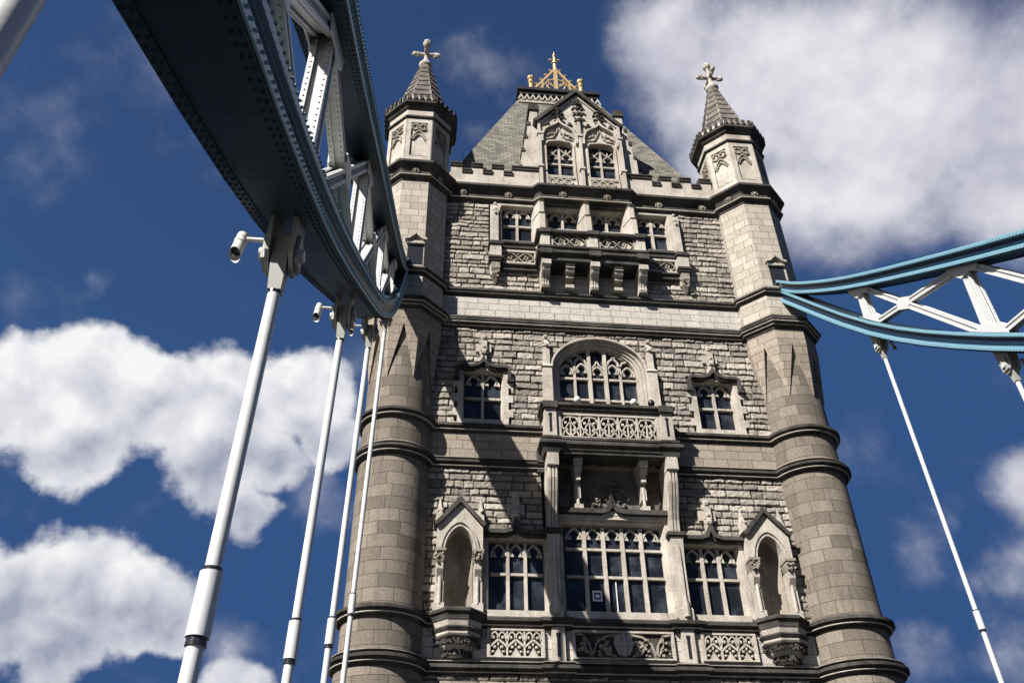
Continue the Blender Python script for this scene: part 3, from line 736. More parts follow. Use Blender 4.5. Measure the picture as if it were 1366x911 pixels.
for x in (-1.12, 1.2):
    mb = MB(); mb.box(x-.2, x+.2, -.95, -.1, 27.0, 27.3); mb.tube((x-.2,-.72,26.92),(x+.2,-.72,26.92),.14,.14,10); mb.box(x-.18,x+.18,-.66,0,26.6,27.0); mb.box(x-.2,x+.2,-.5,0,26.14,26.32)
    build('corbel', mb, M['dress'], bal)

# lower balcony with pierced parapet
bal = empty('balcony', (0, 0, 13.9), tower)
Lp = [(-2.66,0),(-2.66,-1.0),(2.66,-1.0),(2.66,0)]
mb = MB(); mb.mould(Lp, [(-.3,19.02),(.0,19.02),(.06,19.08),(.06,19.14),(.16,19.22),(.16,19.34),(.0,19.42),(-.3,19.44)])
for x in (-2.42, 2.42): mb.box(x-.3, x+.3, -1.2, -.6, 19.06, 19.36)
mb.mould(Lp, [(-.4,17.80),(.0,17.80),(.08,17.72),(.08,17.64),(.04,17.60),(.2,17.48),(.2,17.36),(.1,17.3),(.06,17.16),(.0,17.12),(.0,17.02),(-.4,17.02)])
for x in (-2.42, 2.42): mb.mould([(x-.3,-.5),(x-.3,-1.07),(x+.3,-1.07),(x+.3,-.5)], [(-.1,17.82),(.0,17.8),(.09,17.72),(.09,17.64),(.05,17.6),(.2,17.48),(.2,17.36),(.1,17.3),(.05,17.16),(.0,17.0),(-.1,17.0)])
mb.box(-2.6, 2.6, -.95, .6, 17.04, 17.76)
build('balcony_slab', mb, M['mould'], bal)
mb = MB()
for x in (-2.42, 2.42):
    mb.box(x-.24, x+.24, -1.07, -.7, 17.78, 19.06)
    mb.box(x-.2, x+.2, -.6, 0, 17.78, 19.06)
for x0, x1 in ((-2.18,-1.98),(1.98,2.18)): mb.box(x0, x1, -.95, -.77, 17.78, 19.06)
mb.box(-2.0, 2.0, -.95, -.77, 18.86, 19.06); mb.box(-2.0, 2.0, -.95, -.77, 17.76, 17.86)
pr_ = build('balcony_pier', mb, M['dress'], bal)
mb = MB()
for x in (-2.42, 2.42): mb.box(x-.055, x+.055, -1.076, -1.05, 17.95, 18.75); mb.blob(x, -1.07, 18.78, .09,.03,.09,8,5)
build('pier_groove_shade', mb, M['lamp_recess_dark'], bal)  # thin dark strips paint the shade of grooves on flat piers
mb = MB(); n = 5; cw = 3.96/n; zb, ztp = 17.86, 18.86
for i in range(n):
    a = -1.98+i*cw; c = a+cw/2
    for s in (-1, 1):
        mb.bar([(c+s*cw*.5, ztp),(c+s*cw*.44, zb+.45),(c+s*cw*.2, zb+.18),(c, zb+.02)], .06, -.92, -.80)
        mb.bar([(c, zb+.72),(c+s*cw*.2, zb+.5),(c+s*cw*.42, zb+.05)], .05, -.92, -.80)
        mb.bar([(c+s*cw*.02, ztp-.06),(c+s*cw*.3, ztp-.1),(c+s*cw*.42, ztp-.3)], .05, -.92, -.80)
        mb.blob(c+s*cw*.24, -.88, ztp-.34, .07,.05,.08,6,4); mb.blob(c+s*cw*.18, -.88, zb+.32, .06,.05,.09,6,4)
    mb.bar([(c, zb),(c, ztp)], .05, -.92, -.80)
    mb.bar([(a, zb),(a, ztp)], .05, -.93, -.80)
build('balustrade', mb, M['dress'], bal)
mb = MB(); mb.box(-2.0, 2.0, -.42, -.38, 17.7, 19.0); build('balcony_back_shade', mb, M['lamp_recess_dark'], bal)  # dark sheet painting the shade behind the pierced parapet
for x in (-2.4, 2.4):
    mb = scroll(x, .42, [(.4,17.04),(-1.03,17.04),(-1.03,16.5),(-.93,16.45),(-.9,16.0),(-.74,15.5),(-.5,15.0),(-.36,14.6),(-.32,14.2),(-.3,14.1),(.4,14.1)])
    mb.box(x-.23, x+.23, -1.07, -.5, 16.48, 17.04)
    build('bracket', mb, M['dress'], bal)
    mb = MB(); mb.box(x-.34, x+.34, -.42, 0, 13.98, 14.12); mb.box(x-.28, x+.28, -.36, 0, 13.88, 13.98); build('bracket_cap', mb, M['mould'], bal)
    mb = MB(); mb.loft([[(x-a,-b,z),(x+a,-b,z),(x+a,0,z),(x-a,0,z)] for z, a, b in ((10.7,.26,.34),(11.1,.26,.34),(11.2,.2,.28),(12.9,.2,.28),(13.9,.24,.34))])
    mb.box(x-.05, x+.05, -.36, -.2, 11.1, 13.6); mb.lathe(x, -.36, [(.02,11.6),(.07,11.5),(.09,11.35),(.12,11.2),(.12,10.8)], 8, 0)
    build('pier_shaft', mb, M['dress'], bal)
for x in (-1.32, 1.34):
    mb = MB(); mb.box(x-.17, x+.17, -.7, .45, 16.75, 17.04); mb.box(x-.14, x+.14, -.55, .45, 16.5, 16.72); mb.box(x-.1, x+.1, -.4, .45, 16.2, 16.5)
    mb.box(x-.11, x+.11, -.2, .45, 15.5, 16.1); mb.tube((x,-.16,15.2),(x,-.16,16.0),.07,.07,8); mb.box(x-.17,x+.17,-.3,.45,15.02,15.2)
    build('corbel', mb, M['dress'], bal)
mb = MB(); mb.box(-2.2, 2.2, .27, .6, 14.7, 17.1); part('carved_panel', mb, 'spire')  # panel and relief in darker stone: soot and balcony shade in the colour
mb = MB()
for x in (-1.78, 1.8):
    mb.prism([(x-.3,16.05),(x-.3,15.6),(x-.18,15.3),(x,15.15),(x+.18,15.3),(x+.3,15.6),(x+.3,16.05)][::-1], .18, .29)
for s in (-1,1):
    for k in range(14): mb.blob(s*(.35+.35*math.cos(k*.6))*1.1, .25, 15.75+.38*math.sin(k*.6), .1,.1,.08, 6, 4)
    mb.carve(s*.5, .25, 15.6, .8, .7, .08, 14, .09)
mb.carve(0, .25, 16.0, .5, .7, .1, 12, .1)
for x in (-1.75,-.6,.6,1.75): mb.carve(x, -.3, 16.92, .3, .1, .05, 8, .05)
part('heraldic_relief', mb, 'spire')
mb = MB(); mb.bar([(-2.2,14.95),(-.45,14.95),(-.2,15.02),(-.06,15.2),(0,15.42),(.06,15.2),(.2,15.02),(.45,14.95),(2.2,14.95)], .2, -.28, .2); part('label_mould', mb, 'mould')
mb = MB(); mb.box(-2.15, 2.15, -.12, .2, 14.66, 14.82); mb.prism([(-.4,14.82),(.4,14.82),(0,15.02)], -.14, .1); part('label_band', mb, 'dress')
# jogs where string D climbs to the balcony
mb = MB()
for s in (-1, 1):
    a, b = sorted((s*2.62, s*2.9)); mb.box(a, b, -.3, 0, 16.9, 17.6); mb.box(a, b, -.18, 0, 16.6, 17.0)
part('string_return', mb, 'mould')

# carved band under the lower windows
def arches(mb, x0, x1, z0, z1, n, y0, y1):
    cw = (x1-x0)/n; h = z1-z0
    for i in range(n):
        a = x0+i*cw; c = a+cw/2
        mb.bar([(a, z0),(a, z1)], .06, y0, y1)
        mb.bar([(a+.02, z0+.38*h),(c, z0+.66*h),(a+cw-.02, z0+.38*h)], .07, y0, y1)
        for s in (-1, 1):
            mb.bar([(c, z0+.66*h),(c+s*cw*.05, z0+.85*h),(c+s*cw*.2, z1-.03),(c+s*cw*.36, z0+.88*h),(c+s*cw*.46, z0+.6*h)], .05, y0, y1)
            mb.blob(c+s*cw*.26, y0+.05, z0+.74*h, .06,.06,.07,6,4)
            mb.blob(c+s*cw*.2, y0+.05, z0+.36*h, .07,.06,.06,6,4); mb.blob(c+s*cw*.3, y0+.05, z0+.18*h, .06,.06,.05,6,4)
        mb.blob(c, y0+.05, z0+.48*h, .05,.05,.08,6,4)
        mb.prism([(c-cw*.3,z0),(c+cw*.3,z0),(c+cw*.1,z0+.22*h),(c,z0+.36*h),(c-cw*.1,z0+.22*h)], y0+.04, y1)
    mb.bar([(x1, z0),(x1, z1)], .06, y0, y1)
def sunk(x0, x1, z0, z1, y=-.03, t=.1, d=.13):
    p = empty('tracery_panel', ((x0+x1)/2, y, z0), tower); mb = MB()
    mb.box(x0-t, x1+t, y-d, y+.002, z1, z1+t*.7); mb.box(x0-t, x1+t, y-d, y+.002, z0-t*.5, z0); mb.box(x0-t, x0, y-d, y+.002, z0, z1); mb.box(x1, x1+t, y-d, y+.002, z0, z1)
    build('panel_frame', mb, M['dress'], p); 
    mb = MB(); mb.box(x0, x1, y-.012, y+.002, z0, z1); build('panel_ground_shade', mb, M['mould'], p)  # dark ground paints the shade behind the tracery
    return p
for s in (-1, 1):
    a, b = sorted((s*4.8, s*2.95)); p = sunk(a, b, 9.36, 10.24); mb = MB(); arches(mb, a, b, 9.36, 10.24, 3, -.14, -.03); build('tracery', mb, M['dress'], p)
p = sunk(-1.75, 1.75, 9.36, 10.24); mb = MB(); y0, y1 = -.15, -.03
for s in (-1, 1):
    mb.bar([(s*.25,10.18),(s*.7,10.1),(s*1.0,9.85),(s*1.15,9.4)], .07, y0, y1)
    mb.bar([(s*1.72,10.2),(s*1.45,10.15),(s*1.25,9.85),(s*1.15,9.4)], .07, y0, y1)
    mb.bar([(s*1.45,10.15),(s*1.4,9.7),(s*1.2,9.42)], .06, y0, y1)
    mb.bar([(s*.3,9.42),(s*.6,9.5),(s*.75,9.75),(s*.55,9.95)], .08, y0, y1)
    mb.carve(s*.68, -.08, 9.78, .5, .5, .07, 14, .07); mb.carve(s*1.5, -.08, 9.7, .4, .5, .07, 10, .07); mb.carve(s*.7, -.08, 9.46, .5, .1, .07, 7, .05)
build('tracery', mb, M['carved'], p)
mb = MB(); mb.prism([(-.32,10.2),(-.32,9.75),(-.2,9.5),(0,9.38),(.2,9.5),(.32,9.75),(.32,10.2)][::-1], -.12, -.03)
mb.box(-.07,.07,-.19,-.1,9.42,10.22); mb.box(-.36,.36,-.187,-.1,9.80,9.93); mb.prism([(-.22,10.12),(-.16,9.98),(-.1,10.12)][::-1],-.15,-.1)
build('shield', mb, M['dress'], p)
mb = MB()
for x in (-2.36, 2.36): mb.box(x-.24, x+.24, -.2, -.02, 9.2, 10.4)
part('band_pier', mb, 'dress')
mb = MB()
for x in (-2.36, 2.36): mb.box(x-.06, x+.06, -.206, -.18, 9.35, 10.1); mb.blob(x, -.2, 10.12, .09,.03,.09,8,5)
part('band_pier_groove_shade', mb, 'lamp_recess_dark')  # groove shade put on as dark strips, nothing is cut

# statue niches
def niche(cx):
    t = empty('niche', (cx, 0, 9.2), tower)
    # hollow back
    mb = MB(); mb.sm = True; K = 12; hw = .52
    for (z0, z1) in ((10.9,13.3),):
        mb.loft([[(cx+hw*math.cos(a), .02+hw*.95*math.sin(a), z) for a in np.linspace(math.pi, 0, K+1)] for z in (z0, z1)], cap=False, closed=False)
    L = []
    for j in range(6):
        e = j/5*math.pi/2; L.append([(cx+hw*math.cos(e)*math.cos(a), .02+hw*.95*math.cos(e)*math.sin(a), 13.3+.75*math.sin(e)) for a in np.linspace(math.pi, 0, K+1)])
    mb.loft(L, cap=False, closed=False)
    build('niche_hollow', mb, M['carved'], t)  # darker stone puts the shade inside the niche into the colour
    # canopy
    mb = MB(); arch = parch(cx-.55, cx+.55, 13.05, .95, 8, 1.7); yf = -.5
    for (xa, za), (xb, zb) in zip(arch[:-1], arch[1:]):
        def top(x): return 15.0-abs(x-cx)*1.02
        mb.hexa([(xa,yf,za),(xb,yf,zb),(xb,.05,zb),(xa,.05,za)], [(xa,yf,top(xa)),(xb,yf,top(xb)),(xb,.05,top(xb)),(xa,.05,top(xa))])
    for s in (-1, 1):
        a, b = sorted((cx+s*.55, cx+s*.86)); mb.box(a, b, yf, .05, 13.05, 14.1)
        a2, b2 = sorted((cx+s*.55, cx+s*.8)); mb.hexa([(a,yf,14.1),(b,yf,14.1),(b,.05,14.1),(a,.05,14.1)], [(a,yf,15.0-abs(a-cx)*1.02),(b,yf,15.0-abs(b-cx)*1.02),(b,.05,15.0-abs(b-cx)*1.02),(a,.05,15.0-abs(a-cx)*1.02)])
    build('canopy', mb, M['dress'], t)
    mb = MB(); mb.bar(parch(cx-.6, cx+.6, 13.05, .97, 8, 1.7), .06, yf-.05, yf); mb.bar(parch(cx-.7, cx+.7, 13.1, 1.06, 8, 1.7), .05, yf-.08, yf); build('arch_roll', mb, M['dress'], t)
    mb = MB(); mb.bar([(cx-.95,14.03),(cx-.82,14.12),(cx,15.06),(cx+.82,14.12),(cx+.95,14.03)], .15, yf-.16, .1); mb.blob(cx, yf-.06, 15.1, .1,.1,.1,6,4); build('gable_coping', mb, M['mould'], t)
    for s in (-1, 1):   # side pinnacles, capitals and shafts
        x = cx+s*.78; mb = MB(); mb.box(x-.13, x+.13, -.3, 0, 14.2, 14.62); mb.loft([[(x-.12,-.28,14.62),(x+.12,-.28,14.62),(x+.12,-.05,14.62),(x-.12,-.05,14.62)], [(x-.01,-.16,15.3),(x+.01,-.16,15.3),(x+.01,-.14,15.3),(x-.01,-.14,15.3)]])
        mb.carve(x, -.2, 14.7, .25, .15, .15, 5, .06); build('pinnacle', mb, M['dress'], t)
        x = cx+s*.7; mb = MB(); mb.box(x-.2, x+.2, -.62, .05, 12.98, 13.08); mb.loft([[(x-.12,-.5,12.6),(x+.12,-.5,12.6),(x+.12,0,12.6),(x-.12,0,12.6)],[(x-.18,-.58,13.0),(x+.18,-.58,13.0),(x+.18,0,13.0),(x-.18,0,13.0)]])
        mb.carve(x, -.5, 12.8, .32, .3, .1, 12, .06); build('capital', mb, M['carved'], t)
        mb = MB(); mb.prism_x([(0,12.62),(-.48,12.62),(-.46,12.35),(-.3,12.1),(-.2,11.8),(0,11.6)], x-.12, x+.12)
        mb.box(x-.16, x+.16, -.24, .3, 11.0, 12.6); mb.box(x-.2, x+.2, -.3, .2, 10.85, 11.15); mb.tube((x+s*-.02,-.26,11.1),(x-s*.02,-.26,12.4),.07,.07,8)
        build('jamb_shaft', mb, M['dress'], t)
    # corbelled base, half octagon
    def half(mb, prof):
        mb.lathe(cx, .1, [(r, z) for r, z in prof], 8, OCT, True, True)
    mb = MB(); half(mb, [(.55,10.9),(.98,10.8),(1.02,10.74),(1.02,10.66),(.94,10.6),(.9,10.46),(.9,10.42)]); half(mb, [(.86,10.2),(.9,10.14),(.84,10.05)]); half(mb, [(.8,9.92),(.84,9.86),(.8,9.8)]); build('corbel_moulding', mb, M['mould'], t)
    mb = MB(); half(mb, [(.88,10.44),(.8,10.2),(.8,9.95),(.7,9.8),(.55,9.55),(.4,9.35),(.3,9.24)]); mb.box(cx-.6,cx+.6,-.3,.3,10.82,10.93); build('corbel_base', mb, M['dress'], t)
    mb = MB()
    for k in range(130):
        a = random.uniform(math.pi, 2*math.pi); z = random.choice([9.66,9.72,9.34,9.4]); r = .78 if z > 9.5 else .5
        mb.blob(cx+r*math.cos(a), .1+r*math.sin(a), z+random.uniform(-.05,.05), .08,.08,.07, 5, 3)
    build('corbel_foliage', mb, M['mould'], t)
for x in (-5.95, 5.95): niche(x)

# ------------------------------------------------------------------ dormer
dm = empty('dormer', (0, 0, 32.9), tower)
yf = -.36; mb = MB()
def gz(x): return 40.75-abs(x)*1.17
wins = [(-1.86,-.40),(.40,1.86)]; wz0, wz1 = 33.84, 36.62
segs = [(-2.2,-1.86),(-.40,.40),(1.86,2.2)]
for a, b in segs:
    m_ = [a, 0, b] if a < 0 < b else [a, b]
    for p, q in zip(m_[:-1], m_[1:]):
        mb.hexa([(p,yf,32.9),(q,yf,32.9),(q,.2,32.9),(p,.2,32.9)], [(p,yf,gz(p)),(q,yf,gz(q)),(q,.2,gz(q)),(p,.2,gz(p))])
for a, b in wins:
    mb.box(a, b, yf, .2, 32.9, wz0)
    hd = [(x, wz1-.22+.22*(1-abs((x-(a+b)/2)/((b-a)/2))**4)) for x in np.linspace(a, b, 11)]
    for (xa, za), (xb, zb) in zip(hd[:-1], hd[1:]):
        mb.hexa([(xa,yf,za),(xb,yf,zb),(xb,.2,zb),(xa,.2,za)], [(xa,yf,gz(xa)),(xb,yf,gz(xb)),(xb,.2,gz(xb)),(xa,.2,gz(xa))])
build('dormer_wall', mb, M['dress'], dm)
for a, b in wins:
    c = (a+b)/2; w = empty('dormer_window', (c, yf, wz0), tower)
    w.name = 'dormer_window'
    mb = MB(); mb.box(a, b, .0, .03, wz0, wz1); build('glass_pane', mb, M['glass'], w)
    mb = MB()
    mb.box(c-.055, c+.055, -.14, -.01, wz0, wz1); mb.box(a, b, -.12, -.01, 35.0, 35.1)
    for s in (-1, 1):
        q0, q1 = sorted((c+s*.04, c+s*.72)); head(mb, q0, q1, 35.45, .42, .05, -.12, -.01)
        mb.bar([((q0+q1)/2,35.8),((q0+q1)/2,36.2)], .06, -.12, -.01); mb.bar([(q0,36.3),((q0+q1)/2,35.85),(q1,36.3)], .05, -.12, -.01)
    mb.bar([(a-.03,wz0),(a-.03,36.3),(a+.12,36.56),(c,36.66),(b-.12,36.56),(b+.03,36.3),(b+.03,wz0)], .08, yf-.06, yf+.03)
    mb.box(a-.05, b+.08, yf-.08, 0, wz0-.1, wz0)
    build('mullion', mb, M['dress'], w)
    # ogee hood and crockets
    mb = MB()
    og = [(c-.95,36.35),(c-.93,36.9),(c-.8,37.35),(c-.55,37.62),(c-.25,37.8),(c-.08,37.98),(c,38.2),(c+.08,37.98),(c+.25,37.8),(c+.55,37.62),(c+.8,37.35),(c+.93,36.9),(c+.95,36.35)]
    mb.bar(og, .13, yf-.22, yf+.02); build('hood_mould', mb, M['dress'], w)
    mb = MB()
    for s in (-1, 1):
        mb.bar([(c+s*.8,36.9),(c+s*.5,37.15),(c+s*.1,37.2)], .07, yf-.08, yf); mb.bar([(c+s*.65,36.75),(c+s*.35,36.8),(c+s*.12,37.3),(c+s*.02,37.7)], .07, yf-.08, yf)
        for q in ((.6,37.0),(.35,37.3),(.25,36.95),(.7,36.75)): mb.blob(c+s*q[0], yf-.03, q[1], .07,.07,.06,6,4)
    build('tracery', mb, M['carved'], w)
    mb = MB()
    for s in (-1, 1): mb.blob(c+s*.62, yf-.16, 37.75, .2,.14,.15,7,5); mb.blob(c+s*.62, yf-.2, 37.9, .1,.1,.08,6,4)
    mb.bar([(c,38.1),(c,39.0)], .12, yf-.2, yf); 
    for zq, rq in ((38.45,.2),(38.8,.24),(39.1,.16)):
        mb.blob(c, yf-.16, zq, .12,.14,.12,6,4); mb.blob(c-rq, yf-.14, zq-.03, .1,.12,.09,6,4); mb.blob(c+rq, yf-.14, zq-.03, .1,.12,.09,6,4)
    build('crocket', mb, M['mould'], w)
    # little parapet panel
    mb = MB()
    for k in range(3):
        xx = a+.22+k*.43; mb.bar([(xx+.2*math.cos(u), 33.4+.2*math.sin(u)) for u in np.linspace(0, 2*math.pi, 11)], .055, yf-.07, yf)
        for s in (-1,1): mb.blob(xx+s*.08, yf-.03, 33.4, .05,.05,.07,5,3)
    mb.bar([(a-.02,33.12),(b+.06,33.12),(b+.06,33.7),(a-.02,33.7),(a-.02,33.12)], .06, yf-.07, yf)
    build('parapet_tracery', mb, M['dress'], w)
mb = MB()
for x in (-2.2, 0, 2.2):
    mb.box(x-.08, x+.08, yf-.2, yf+.02, 32.95, 37.0 if x else 38.6); 
    mb.box(x-.15, x+.15, yf-.26, yf+.02, 34.3, 34.42); mb.box(x-.15, x+.15, yf-.26, yf+.02, 36.9, 37.05)
    if x: mb.box(x-.07, x+.07, yf-.14, yf+.02, 37.0, 38.1)
build('dormer_buttress', mb, M['dress'], dm)
mb = MB()
for zq, rq in ((38.3,.14),(38.8,.2),(39.3,.26),(39.75,.2),(40.0,.1)):
    mb.blob(0, yf-.18, zq, .13,.14,.15,6,4); mb.blob(-rq, yf-.15, zq-.05, .1,.12,.1,6,4); mb.blob(rq, yf-.15, zq-.05, .1,.12,.1,6,4)
build('crocket', mb, M['mould'], dm)
mb = MB(); mb.bar([(-2.45,38.0),(-2.3,38.1),(0,40.86),(2.3,38.1),(2.45,38.0)], .2, yf-.26, .3); build('gable_coping', mb, M['mould'], dm)
mb = MB(); mb.bar([(-2.1,38.05),(0,40.5),(2.1,38.05)], .08, yf-.1, yf+.02); mb.bar([(-.25,40.05),(0,40.3),(.25,40.05)], .06, yf-.1, yf); build('gable_fillet', mb, M['dress'], dm)
mb = MB(); mb.prism([(-2.2,38.2),(2.2,38.2),(0,40.85)], .2, 3.0); build('dormer_roof', mb, M['lead'], dm)
# shoulder walls stepping down beside the dormer
mb = MB(); mc = MB()
for s in (-1, 1):
    st = [(2.2,32.9),(3.2,32.9),(3.2,34.5),(3.12,34.5),(3.12,35.9),(2.95,35.9),(2.95,37.0),(2.78,37.0),(2.78,38.1),(2.62,38.1),(2.62,39.4),(2.2,39.4)]
    pl = [(s*x, z) for x, z in st]; mb.prism(pl if s > 0 else pl[::-1], -.1, .5)
    a, b = sorted((s*2.2, s*2.6)); mb.box(a, b, .3, 2.4, 34, 39.4)
    for x, z in ((3.16,34.52),(3.04,35.92),(2.87,37.02),(2.7,38.12)):
        a, b = sorted((s*(x-.06), s*(x+.12))); mc.box(a, b, -.16, .5, z-.02, z+.26)
    a, b = sorted((s*2.1, s*2.72)); mc.box(a, b, -.2, 2.4, 39.4, 39.75); mc.box(min(s*2.16,s*2.66), max(s*2.16,s*2.66), -.14, 2.4, 39.75, 39.95)
mc.box(-2.2, 2.2, .5, 2.3, 39.0, 39.5); mc.box(-2.2, 2.2, .62, 2.3, 34, 39.0)
build('shoulder_wall', mb, M['dress'], dm); build('shoulder_coping', mc, M['mould'], dm)

# ------------------------------------------------------------------ suspension chains
TOPC = [(1.2,28.3),(-.9,26.98),(-3.2,24.9),(-6.8,22.1),(-12.2,18.4),(-17.8,14.75),(-23.4,11.1),(-28.6,8.1),(-34,5.4),(-40,3.3)]   # top edge of upper chord
BOTC = [(1.2,28.0),(-.9,25.75),(-6.8,19.2),(-12.2,14.5),(-17.8,10.55),(-23.4,6.95),(-28.6,4.35),(-34,2.4),(-40,1.2)]                 # underside of lower chord
def spl(P, k=4):
    out = []
    for i in range(len(P)-1):
        p0 = np.array(P[max(i-1,0)]); p1 = np.array(P[i]); p2 = np.array(P[i+1]); p3 = np.array(P[min(i+2,len(P)-1)])
        if i == 0: p0 = 2*p1-p2
        for j in range(k):
            t = j/k
            out.append(tuple(.5*((2*p1)+(-p0+p2)*t*.7/.7+(2*p0-5*p1+4*p2-p3)*t*t+(-p0+3*p1-3*p2+p3)*t**3)))
    out.append(P[-1]); return out
def at(path, y):
    for a, b in zip(path[:-1], path[1:]):
        if b[0] <= y <= a[0]: t = (y-a[0])/(b[0]-a[0]); return a[1]+(b[1]-a[1])*t
    return path[-1][1]
def sweep(mb, path, x0, x1, n0, n1):    # n measured along the upward normal of the path
    loops = []
    for i, p in enumerate(path):
        a = path[max(i-1,0)]; b = path[min(i+1,len(path)-1)]
        t = Vector((b[0]-a[0], b[1]-a[1])).normalized(); n = Vector((t.y, -t.x)); 
        if n.y < 0: n = -n
        A = (p[0]+n.x*n0, p[1]+n.y*n0); B = (p[0]+n.x*n1, p[1]+n.y*n1)
        loops.append([(x0,A[0],A[1]),(x1,A[0],A[1]),(x1,B[0],B[1]),(x0,B[0],B[1])])
    mb.loft(loops)
def rivets(mb, path, xs, nn, out, pitch, r=.022, side=None):
    # domes along the path; side: None = underside, +-1 = on x faces
    d = 0; 
    for (ya, za), (yb, zb) in zip(path[:-1], path[1:]):
        L = math.hypot(yb-ya, zb-za); t = ((yb-ya)/L, (zb-za)/L); n = Vector((t[1], -t[0]))
        if n.y < 0: n = -n
        s = d
        while s < L:
            y = ya+t[0]*s; z = za+t[1]*s
            for x in xs:
                if side is None:
                    c = Vector((x, y+n.x*nn, z+n.y*nn)); mb.blob(c.x, c.y, c.z, r, r, r, 6, 3)
                else:
                    for q in nn: mb.blob(x, y+n.x*q, z+n.y*q, r, r, r, 6, 3)
            s += pitch
        d = s-L
def member(mb, mr, p, q, w0, w1, cx, hx=.115):
    # laced box member between p=(y,z) and q: two outer strips, recessed web, rivets
    P = Vector(p); Q = Vector(q); d = (Q-P).normalized(); n = Vector((-d.y, d.x)); L = (Q-P).length
    def sec(c, w): return c+n*w/2, c-n*w/2
    for x0, x1, k in ((cx-hx, cx-hx+.05, 1), (cx+hx-.05, cx+hx, 1), (cx-hx+.05, cx+hx-.05, .8)):
        a0, a1 = sec(P, w0*k); b0, b1 = sec(Q, w1*k)
        mb.loft([[(x0,a0.x,a0.y),(x1,a0.x,a0.y),(x1,a1.x,a1.y),(x0,a1.x,a1.y)], [(x0,b0.x,b0.y),(x1,b0.x,b0.y),(x1,b1.x,b1.y),(x0,b1.x,b1.y)]])
    for s in (-1, 1):   # flange strips on the narrow faces
        a = P+n*s*w0/2; b = Q+n*s*w1/2
        for xx in (cx-hx-.03, cx+hx-.05):
            mb.loft([[(xx,a.x-n.x*.03,a.y-n.y*.03),(xx+.08,a.x-n.x*.03,a.y-n.y*.03),(xx+.08,a.x+n.x*.03,a.y+n.y*.03),(xx,a.x+n.x*.03,a.y+n.y*.03)],
                     [(xx,b.x-n.x*.03,b.y-n.y*.03),(xx+.08,b.x-n.x*.03,b.y-n.y*.03),(xx+.08,b.x+n.x*.03,b.y+n.y*.03),(xx,b.x+n.x*.03,b.y+n.y*.03)]])
    if mr is not None:
        m = int(L/.12)
        for i in range(1, m):
            t = i/m; c = P.lerp(Q, t); w = w0+(w1-w0)*t
            for s in (-1, 1):
                for xx in (cx-hx+.01, cx+hx-.01):
                    e = c+n*s*(w/2+.03); mr.blob(xx, e.x, e.y, .017,.017,.017, 5, 3)
                mr.blob(cx-hx*1.0, (c+n*s*(w/2-.06)).x, (c+n*s*(w/2-.06)).y, .017,.017,.017,5,3)
                mr.blob(cx+hx*1.0, (c+n*s*(w/2-.06)).x, (c+n*s*(w/2-.06)).y, .017,.017,.017,5,3)
def plate(mb, cx, poly, xs, t=.03):
    for x in xs: mb.loft([[(cx+x-t/2,y,z) for y,z in poly],[(cx+x+t/2,y,z) for y,z in poly]])
NODES = [-6.8,-12.2,-17.8,-23.4,-28.45,-34]
CXX = 9.0; HX = 9.0
